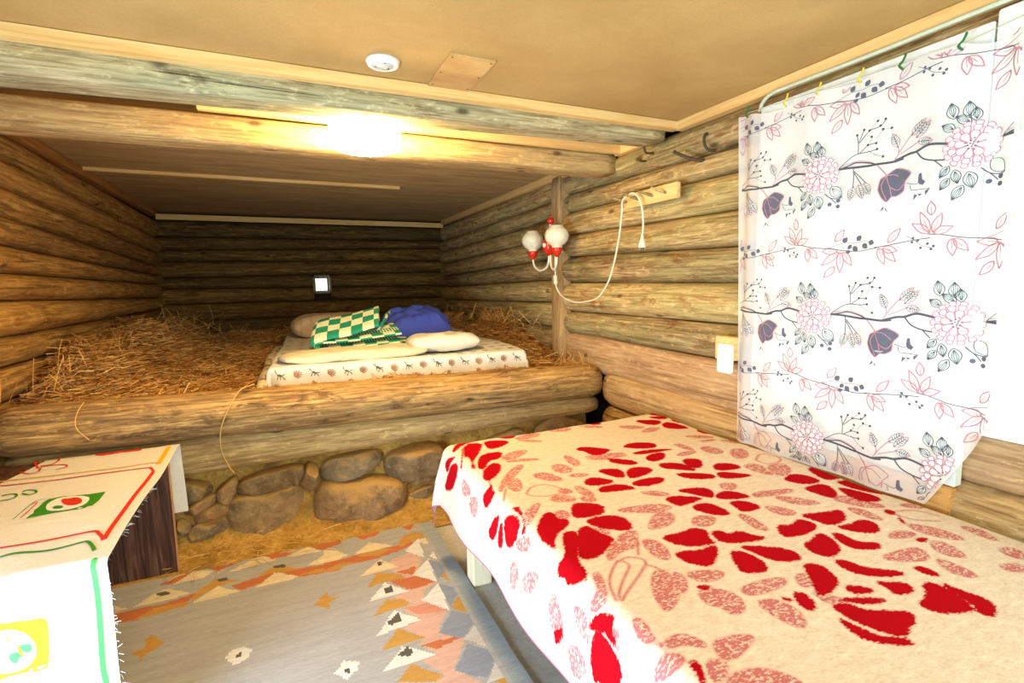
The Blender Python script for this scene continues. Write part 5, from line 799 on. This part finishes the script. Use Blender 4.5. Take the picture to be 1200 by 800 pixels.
kid(tube('string', [(1.84, 1.66, 1.995), (1.80, 1.575, 1.982), (1.797, 1.27, 1.966), (1.797, 1.0, 1.955), (1.797, .85, 1.950), (1.80, .60, 1.985), (1.83, .2, 2.02)], .0016, M['string'], seg=5), cu)
for y, z, m_ in ((1.575, 1.978, 'tie_g'), (1.40, 1.968, 'tie_y'), (1.27, 1.964, 'tie_y'), (1.125, 1.958, 'tie_y'), (1.0, 1.953, 'tie_g'), (.848, 1.948, 'tie_g')):
    kid(tube('tie', spline([(1.79, y-.004, z-.018), (1.786, y+.006, z-.004), (1.792, y, z+.008), (1.788, y-.008, z+.018), (1.785, y-.012, z+.026)], 3), [.0035]*13, M[m_], seg=5), cu)

# ------------------------------------------------------------------ front bed
bed = tag(empty('bed', (1.2, 1.0, 0)), 'low wooden bed under the red flowered wool blanket', 'bed')
M['bedwood'] = sawn('pale_painted_bed_wood', (240, 226, 194), (224, 204, 166), axis=2)
for x0, y0 in ((.665, 1.925), (1.70, 1.925), (.665, -.10), (1.70, -.10)): kid(box('leg', x0, x0+.085, y0, y0+.085, 0, .36, M['bedwood'], bev=.004), bed)
kid(box('side_rail', .665, .69, -.1, 2.01, .33, .43, M['bedwood'], bev=.003), bed); kid(box('side_rail', 1.76, 1.785, -.1, 2.01, .33, .43, M['bedwood'], bev=.003), bed)
kid(box('end_rail', .69, 1.76, 1.985, 2.01, .33, .43, M['bedwood'], bev=.003), bed); kid(box('end_rail', .69, 1.76, -.1, -.075, .33, .43, M['bedwood'], bev=.003), bed)
for k in range(8): kid(box('slat', .69, 1.76, .0+k*.26, .09+k*.26, .40, .42, M['bedwood'], bev=.002), bed)
kid(box('mattress', .645, 1.775, -.12, 2.10, .42, .566, M['beige_cloth'], bev=.03), bed)
# wool blanket on a fine grid with signed distances to the woven figure
def chaikin(P, n=2):
    P = np.array(P, float)
    for _ in range(n):
        Q = np.roll(P, -1, 0); P = np.stack([.75*P+.25*Q, .25*P+.75*Q], 1).reshape(-1, 2)
    return P
S0, S1, T0, T1_ = .352, 1.79, -.35, 2.43; h = .0062; ns, nt = int((S1-S0)/h), int((T1_-T0)/h)
gs = np.linspace(S0, S1, ns+1); gt = np.linspace(T0, T1_, nt+1)
def field(polys, default=-.05):
    D = np.full((nt+1, ns+1), default)
    for p in polys:
        P = chaikin(p, 1); lo = P.min(0)-.05; hi = P.max(0)+.05
        i0, i1 = np.searchsorted(gs, lo[0]), np.searchsorted(gs, hi[0]); j0, j1 = np.searchsorted(gt, lo[1]), np.searchsorted(gt, hi[1])
        if i1 <= i0 or j1 <= j0: continue
        X, Y = np.meshgrid(gs[i0:i1], gt[j0:j1]); d2 = np.full(X.shape, 1e9); ins = np.zeros(X.shape, bool)
        for a, b in zip(P, np.roll(P, -1, 0)):
            e = b-a; t_ = np.clip(((X-a[0])*e[0]+(Y-a[1])*e[1])/max(e@e, 1e-12), 0, 1); d2 = np.minimum(d2, (X-a[0]-t_*e[0])**2+(Y-a[1]-t_*e[1])**2)
            c_ = ((a[1] > Y) != (b[1] > Y)) & (X < (b[0]-a[0])*(Y-a[1])/(b[1]-a[1]+1e-12)+a[0]); ins ^= c_
        d = np.sqrt(d2)*np.where(ins, 1, -1); D[j0:j1, i0:i1] = np.maximum(D[j0:j1, i0:i1], d)
    return D
DS = field(BS); DL = field(BL); DK = np.full_like(DS, -.05)
for w_, p in BK:
    P = np.array([(q.x, q.y) for q in spline([(a, b, 0) for a, b in p], 4)])
    for a, b in zip(P[:-1], P[1:]):
        lo = np.minimum(a, b)-.04; hi = np.maximum(a, b)+.04; i0, i1 = np.searchsorted(gs, lo[0]), np.searchsorted(gs, hi[0]); j0, j1 = np.searchsorted(gt, lo[1]), np.searchsorted(gt, hi[1])
        if i1 <= i0 or j1 <= j0: continue
        X, Y = np.meshgrid(gs[i0:i1], gt[j0:j1]); e = b-a; t_ = np.clip(((X-a[0])*e[0]+(Y-a[1])*e[1])/max(e@e, 1e-12), 0, 1)
        d = w_*.75-np.sqrt((X-a[0]-t_*e[0])**2+(Y-a[1]-t_*e[1])**2); DK[j0:j1, i0:i1] = np.maximum(DK[j0:j1, i0:i1], d)
GS, GT = np.meshgrid(gs, gt); XE, YE, ZT = .655, 2.115, .58
ds = np.maximum(0, XE-GS); dt = np.maximum(0, GT-YE); d = np.hypot(ds, dt); th_ = np.arctan2(dt, ds); r = .055; a = np.minimum(d/r, PI/2); hang = np.maximum(0, d-r*PI/2)
hem = .014*np.sin(GT*9.5+1)+.008*np.sin(GT*23)
flare = (.10+.10*np.sin(2*th_))*hang; fold = .010*np.sin(GT*11+GS*2)*np.minimum(1, hang/.12)+.016*np.sin(th_*7)*np.minimum(1, hang/.1)*(np.minimum(ds, dt) > 0)
outw = r*np.sin(a)+flare+fold
X = np.minimum(np.maximum(GS, XE), S1); Y = np.minimum(GT, YE)
X = X-np.cos(th_)*outw*(d > 0); Y = Y+np.sin(th_)*outw*(d > 0)
Z = ZT-r*(1-np.cos(a))-hang*(1+0*hem)
bumpz = np.zeros_like(Z)
nz = np.array([[mnoise.noise(Vector((gs[i]*3, gt[j]*3, 0))) for i in range(0, ns+1, 6)] for j in range(0, nt+1, 6)])
jj = np.minimum(np.arange(nt+1)/6, nz.shape[0]-1.001); ii = np.minimum(np.arange(ns+1)/6, nz.shape[1]-1.001); j0 = jj.astype(int); i0 = ii.astype(int); fj = (jj-j0)[:, None]; fi = (ii-i0)[None]
NZ = nz[j0][:, i0]*(1-fj)*(1-fi)+nz[j0+1][:, i0]*fj*(1-fi)+nz[j0][:, i0+1]*(1-fj)*fi+nz[j0+1][:, i0+1]*fj*fi
Z = Z+.010*NZ*(hang == 0); X = X-np.maximum(0, -.012*NZ)*(hang > 0)
Z = np.where(GS < S0+.0, Z, Z)
co = np.stack([X, Y, Z], -1).reshape(-1, 3).astype(np.float32); me = bpy.data.meshes.new('wool_blanket'); me.vertices.add(len(co)); me.vertices.foreach_set('co', co.ravel())
J, I = np.meshgrid(np.arange(nt), np.arange(ns), indexing='ij'); A_ = J*(ns+1)+I; Fq = np.stack([A_, A_+1, A_+ns+2, A_+ns+1], -1).reshape(-1, 4)
keep = np.ones(len(Fq), bool); me.loops.add(Fq.size); me.loops.foreach_set('vertex_index', Fq.astype(np.int32).ravel()); me.polygons.add(len(Fq)); me.polygons.foreach_set('loop_start', np.arange(0, Fq.size, 4, dtype=np.int32)); me.polygons.foreach_set('use_smooth', np.ones(len(Fq), bool)); me.update(calc_edges=True)
for nm, D_ in (('solid', DS), ('light', DL), ('stroke', DK), ('edge', np.minimum(GS-S0, T1_-GT))):
    at = me.attributes.new(nm, 'FLOAT', 'POINT'); at.data.foreach_set('value', D_.ravel().astype(np.float32))
uvl = me.attributes.new('st', 'FLOAT_VECTOR', 'POINT'); uvl.data.foreach_set('vector', np.stack([GS, GT, 0*GS], -1).ravel().astype(np.float32))
t = NT('red_flower_wool'); st_ = t.node('ShaderNodeAttribute', attribute_name='st').outputs['Vector']
def atr(nm): return t.node('ShaderNodeAttribute', attribute_name=nm).outputs['Fac']
def vmap(scale):
    m_ = t.node('ShaderNodeMapping'); m_.inputs['Scale'].default_value = scale; t.link(st_, m_.inputs[0]); return m_.outputs[0]
fz = t.noise(vmap((90, 170, 1)), 1, 3, .6); fz2 = t.noise(vmap((26, 60, 1)), 1, 4, .7); fine = t.noise(vmap((300, 520, 1)), 1, 2, .5)
jit = t.math('ADD', t.math('MULTIPLY', t.math('SUBTRACT', fz, .5), .020), t.math('MULTIPLY', t.math('SUBTRACT', fz2, .5), .014))
solid = t.ramp(t.math('ADD', t.math('ADD', atr('solid'), jit), .5045), [(.499, BW(0)), (.5035, BW(1))])
lt = t.math('ADD', t.math('ADD', atr('light'), t.math('MULTIPLY', jit, .5)), .505)
lin_ = t.ramp(lt, [(.499, BW(0)), (.502, BW(1))]); ring_ = t.ramp(lt, [(.497, BW(0)), (.5005, BW(1)), (.506, BW(.0))])
hat = t.ramp(t.math('ADD', t.math('MULTIPLY', fz, .6), t.math('MULTIPLY', fz2, .4)), [(.43, BW(.05)), (.51, BW(.95))])
lmask = t.math('MAXIMUM', t.math('MULTIPLY', lin_, hat), t.math('MULTIPLY', ring_, .35))
stk = t.ramp(t.math('ADD', t.math('ADD', atr('stroke'), t.math('MULTIPLY', jit, .3)), .5), [(.499, BW(0)), (.502, BW(.9))])
cream = t.ramp(t.math('ADD', t.math('MULTIPLY', fz2, .6), t.math('MULTIPLY', fz, .4)), [(.35, (220, 196, 172)), (.65, (242, 230, 214))])
edge = t.ramp(atr('edge'), [(.0, BW(.9)), (.006, BW(.9)), (.0075, BW(0)), (.012, BW(0)), (.013, BW(.6)), (.016, BW(.6)), (.0175, BW(0))])
c = t.mix(t.math('MULTIPLY', t.math('MAXIMUM', lmask, stk), .82), cream, (192, 34, 66)); c = t.mix(solid, c, t.mix(fz, (170, 4, 18), (190, 10, 26))); c = t.mix(edge, c, (206, 96, 130))
t.bump(t.math('ADD', t.math('MULTIPLY', fine, .5), t.math('MULTIPLY', fz, .6)), .5, .004); m_ = t.out(c, 1.0, .05); M['wool'] = m_
me.materials.append(M['wool']); bo = bpy.data.objects.new('wool_blanket', me); COL.objects.link(bo)
tag(bo, 'thick cream wool blanket with large red flowers draped over the front bed', 'blanket')
sol = bo.modifiers.new('thick', 'SOLIDIFY'); sol.thickness = .004; sol.offset = -1

# ------------------------------------------------------------------ rug
RX0, RX1, RY0, RY1, cs = -1.05, .662, .80, 2.60, .0085
nx_, ny_ = int((RX1-RX0)/cs), int((RY1-RY0)/cs); cx = RX0+(np.arange(nx_)+.5)*cs; cy = RY0+(np.arange(ny_)+.5)*cs; CX, CY = np.meshgrid(cx, cy)
PAL = {'G': (182, 181, 182), 'C': (236, 220, 184), 'O': (206, 118, 74), 'Y': (206, 156, 78), 'D': (98, 92, 86), 'W': (240, 238, 234), 'P': (224, 182, 166), 'S': (222, 150, 128), 'B': (148, 158, 178), 'L': (212, 208, 206), 'E': (166, 176, 184)}
keys = list(PAL); idx = np.zeros((ny_, nx_), int)
for p in RUG:
    P = np.array(p[1:]); ins = np.zeros(CX.shape, bool)
    for a, b in zip(P, np.roll(P, -1, 0)): ins ^= ((a[1] > CY) != (b[1] > CY)) & (CX < (b[0]-a[0])*(CY-a[1])/(b[1]-a[1]+1e-12)+a[0])
    idx[ins] = keys.index(p[0])
# continue the side border towards the camera with the same repeat
src = (CY >= 1.42) & (CY < 1.82); rows = np.where((cy >= 1.42) & (cy < 1.82))[0]; rep = len(rows)
for j in range(ny_):
    if cy[j] < 1.40: idx[j] = idx[rows[0]+((j-rows[0]) % rep)]
idx[(CX > .598)] = keys.index('E'); idx[(CX > .585) & (CX < .598) & (idx != keys.index('E'))] = keys.index('G')
V = []; Z = np.array([[.012+.0012*(mnoise.noise(Vector((RX0+i*cs*1.0, RY0+j*cs, 0))*3)+.6*mnoise.noise(Vector((i*cs*9, j*cs*9, 1)))) for i in range(nx_+1)] for j in range(ny_+1)])
wob = [.006*mnoise.noise(Vector((0, j*cs*5, 3))) for j in range(ny_+1)]; wox = [.008*mnoise.noise(Vector((i*cs*4, 0, 7))) for i in range(nx_+1)]
for j in range(ny_+1):
    for i in range(nx_+1): V.append((RX0+i*cs+wob[j]*(i/nx_)**6, RY0+j*cs+wox[i]*(j/ny_)**6, Z[j, i]))
F = [(j*(nx_+1)+i, j*(nx_+1)+i+1, (j+1)*(nx_+1)+i+1, (j+1)*(nx_+1)+i) for j in range(ny_) for i in range(nx_)]
t = NT('kilim_weave'); ca = t.node('ShaderNodeAttribute', attribute_name='yarn'); n1 = t.noise(t.coord((40, 240, 1)), 1, 3, .6); n2 = t.noise(t.coord((4, 34, 1)), 1, 4, .6); n3 = t.noise(t.coord((240, 500, 1)), 1, 2)
c = t.mix(t.ramp(n1, [(.3, BW(.24)), (.65, BW(0))]), ca.outputs['Color'], (92, 84, 76)); c = t.mix(t.ramp(n2, [(.35, BW(.18)), (.6, BW(0))]), c, (110, 98, 84)); t.bump(t.math('ADD', n3, n1), .5, .003); M['kilim'] = t.out(c, .95, .1)
rug = mesh_obj('kilim_rug', V, F, M['kilim'], smooth=False); ca_ = rug.data.color_attributes.new('yarn', 'FLOAT_COLOR', 'CORNER')
pal = np.array([lin(PAL[k]) for k in keys]); ca_.data.foreach_set('color', np.repeat(pal[idx.ravel()], 4, 0).astype(np.float32).ravel())
sol = rug.modifiers.new('thick', 'SOLIDIFY'); sol.thickness = .010; sol.offset = -1
tag(rug, 'flat woven rug with orange, mustard and grey triangle borders on the floor', 'rug')
V = []; F = []
for k in range(300):
    x = RX0+(RX1-RX0)*k/300; b = len(V); y = RY1-.004; L_ = rng.uniform(.012, .03); a = rng.normal(0, .5)
    V += [(x, y, .012), (x+.004, y, .012), (x+.004+a*L_, y+L_, .010), (x+a*L_, y+L_, .010)]; F.append((b, b+1, b+2, b+3))
M['fringe'] = cloth('cream_fringe', (222, 196, 146)); fg = mesh_obj('fringe', V, F, M['fringe'], rug); fg['kind'] = 'stuff'

# ------------------------------------------------------------------ small table with cloth
tb = tag(empty('low_table', (-.85, 2.1, 0)), 'dark walnut laminate table under the printed vegetable tablecloth', 'table')
t = NT('walnut_laminate'); g = t.noise(t.coord((22, 22, 1.2), rot=(0, 0, 0)), 2.2, 6, .65, 1.2); c = t.ramp(g, [(.32, (44, 26, 22)), (.5, (82, 52, 42)), (.66, (122, 84, 66))]); M['walnut'] = t.out(c, .45, .4)
M['ply_edge'] = sawn('pale_edge_band', (214, 160, 106), (188, 128, 76), axis=2)
def tk(o): return kid(o, tb)
tk(box('end_panel', -1.09, -.520, 2.612, 2.632, .012, .572, M['walnut'], bev=.001)); tk(box('edge_band', -.520, -.516, 2.612, 2.632, .012, .572, M['ply_edge'], bev=0))
tk(box('end_panel', -1.09, -.520, 1.625, 1.645, .012, .572, M['walnut'], bev=.001))
tk(box('tabletop', -1.11, -.50, 1.60, 2.655, .572, .590, M['walnut'], bev=.002))
tk(box('stretcher', -1.0, -.98, 1.645, 2.612, .35, .50, M['walnut'], bev=.001))
YF_, YBk, ZT2, XE2 = 1.592, 2.660, .5925, -.472
def tmap(s, tt, off=.0):
    """cloth point: s across (x), tt along; before the front edge it hangs down, past the far edge it hangs behind"""
    w_ = .0035*math.sin(s*23+tt*7)*math.sin(tt*13+s*4); x = s
    if tt < YF_:
        d = YF_-tt; r_ = .012; a = min(d/r_, PI/2); hd = max(0, d-r_*PI/2)
        return Vector((x+.02*hd, YF_-r_*math.sin(a)-off-.01*hd-.006*math.sin(s*30)*min(1, hd*6), ZT2-r_*(1-math.cos(a))-hd+off*math.cos(a)))
    if tt > YBk:
        d = tt-YBk; return Vector((x, YBk+.006+off, ZT2-d))
    return Vector((x, tt, ZT2+.0035+w_*.5+off))
ss = list(np.linspace(-1.10, XE2, 46)); ts = list(np.linspace(YF_-.56, YF_-.02, 26))+list(np.linspace(YF_-.018, YF_, 6))+list(np.linspace(YF_+.02, YBk, 44))+list(np.linspace(YBk+.004, YBk+.32, 12))
V = []; F = []; MI = []
for tt in ts:
    for s_ in ss:
        # the far left corner stays bare: cloth shifts right towards the far edge
        lo = -1.10+max(0, (tt-1.9))/.76*.15; q = s_; q = lo+(XE2+.004*math.sin(tt*9)-lo)*((s_+1.10)/(XE2+1.10)); V.append(tmap(q, tt))
for j in range(len(ts)-1):
    for i in range(len(ss)-1): a = j*len(ss)+i; F.append((a, a+1, a+len(ss)+1, a+len(ss))); MI.append(0)
M['tcloth'] = cloth('white_table_cotton', (242, 236, 226), wr=7)
tm = [M['tcloth'], plain('print_green', (66, 142, 34), .9, .1), plain('print_red', (216, 56, 34), .9, .1), plain('print_yellow', (240, 184, 40), .9, .1), plain('print_white', (246, 242, 234), .9, .1), plain('print_light_green', (84, 186, 92), .9, .1)]
TM = {'g': 1, 'r': 2, 'y': 3, 'w': 4, 'lg': 5}
def dens(P, st=.03):
    out = []
    for a, b in zip(P, P[1:]+P[:1]):
        n_ = max(1, int(math.dist(a, b)/st)); out += [(a[0]+(b[0]-a[0])*k/n_, a[1]+(b[1]-a[1])*k/n_) for k in range(n_)]
    return out
def fill_grid(P, mp, mi, st=.012):
    """fill a larger print in small strips so that it follows the cloth"""
    xs = [p[0] for p in P]; ys = [p[1] for p in P]; y = min(ys)
    while y < max(ys):
        y2 = min(y+st, max(ys)); ym = (y+y2)/2; cr = sorted(a[0]+(b[0]-a[0])*(ym-a[1])/(b[1]-a[1]) for a, b in zip(P, P[1:]+P[:1]) if (a[1] > ym) != (b[1] > ym))
        for a, b in zip(cr[::2], cr[1::2]):
            n_ = max(1, int((b-a)/.03)); base_ = len(V)
            for k in range(n_+1): V.append(mp(a+(b-a)*k/n_, y)); V.append(mp(a+(b-a)*k/n_, y2))
            for k in range(n_): F.append((base_+2*k, base_+2*k+2, base_+2*k+3, base_+2*k+1)); MI.append(mi)
        y = y2
for k, c_, w_, p in CL:
    p = [(max(-1.09, min(a, XE2-.006)), b) for a, b in p]
    if k == 'l': add_line(V, F, MI, p, w_, lambda a, b: tmap(a, b, .0022), TM[c_], 9)
    else:
        Pp = [tuple(q) for q in chaikin(p, 1)] if w_ != 0 or c_ == 'y' else p
        fill_grid(Pp, lambda a, b, w_=w_: tmap(a, b, .0014+.0006*w_), TM[c_], .003)
tcl = tag(mesh_obj('tablecloth', V, F, None, mats=tm, mi=MI), 'white tablecloth printed with vegetables, red and green lines, on the low table', 'tablecloth')
# frayed edge
V = []; F = []
for k in range(55):
    tt = rng.uniform(YF_-.5, 2.15); p = tmap(XE2, tt); b = len(V); L_ = rng.uniform(.004, .018); a = rng.normal(-.5, .6); w_ = .0006
    q = Vector((p.x+L_*math.cos(a), p.y-L_*.2, p.z+L_*math.sin(a))); V += [(p.x, p.y, p.z-w_), (p.x, p.y, p.z+w_), (q.x, q.y, q.z+w_), (q.x, q.y, q.z-w_)]; F.append((b, b+1, b+2, b+3))
fy = mesh_obj('frayed_threads', V, F, M['tcloth'], tcl); fy['kind'] = 'stuff'
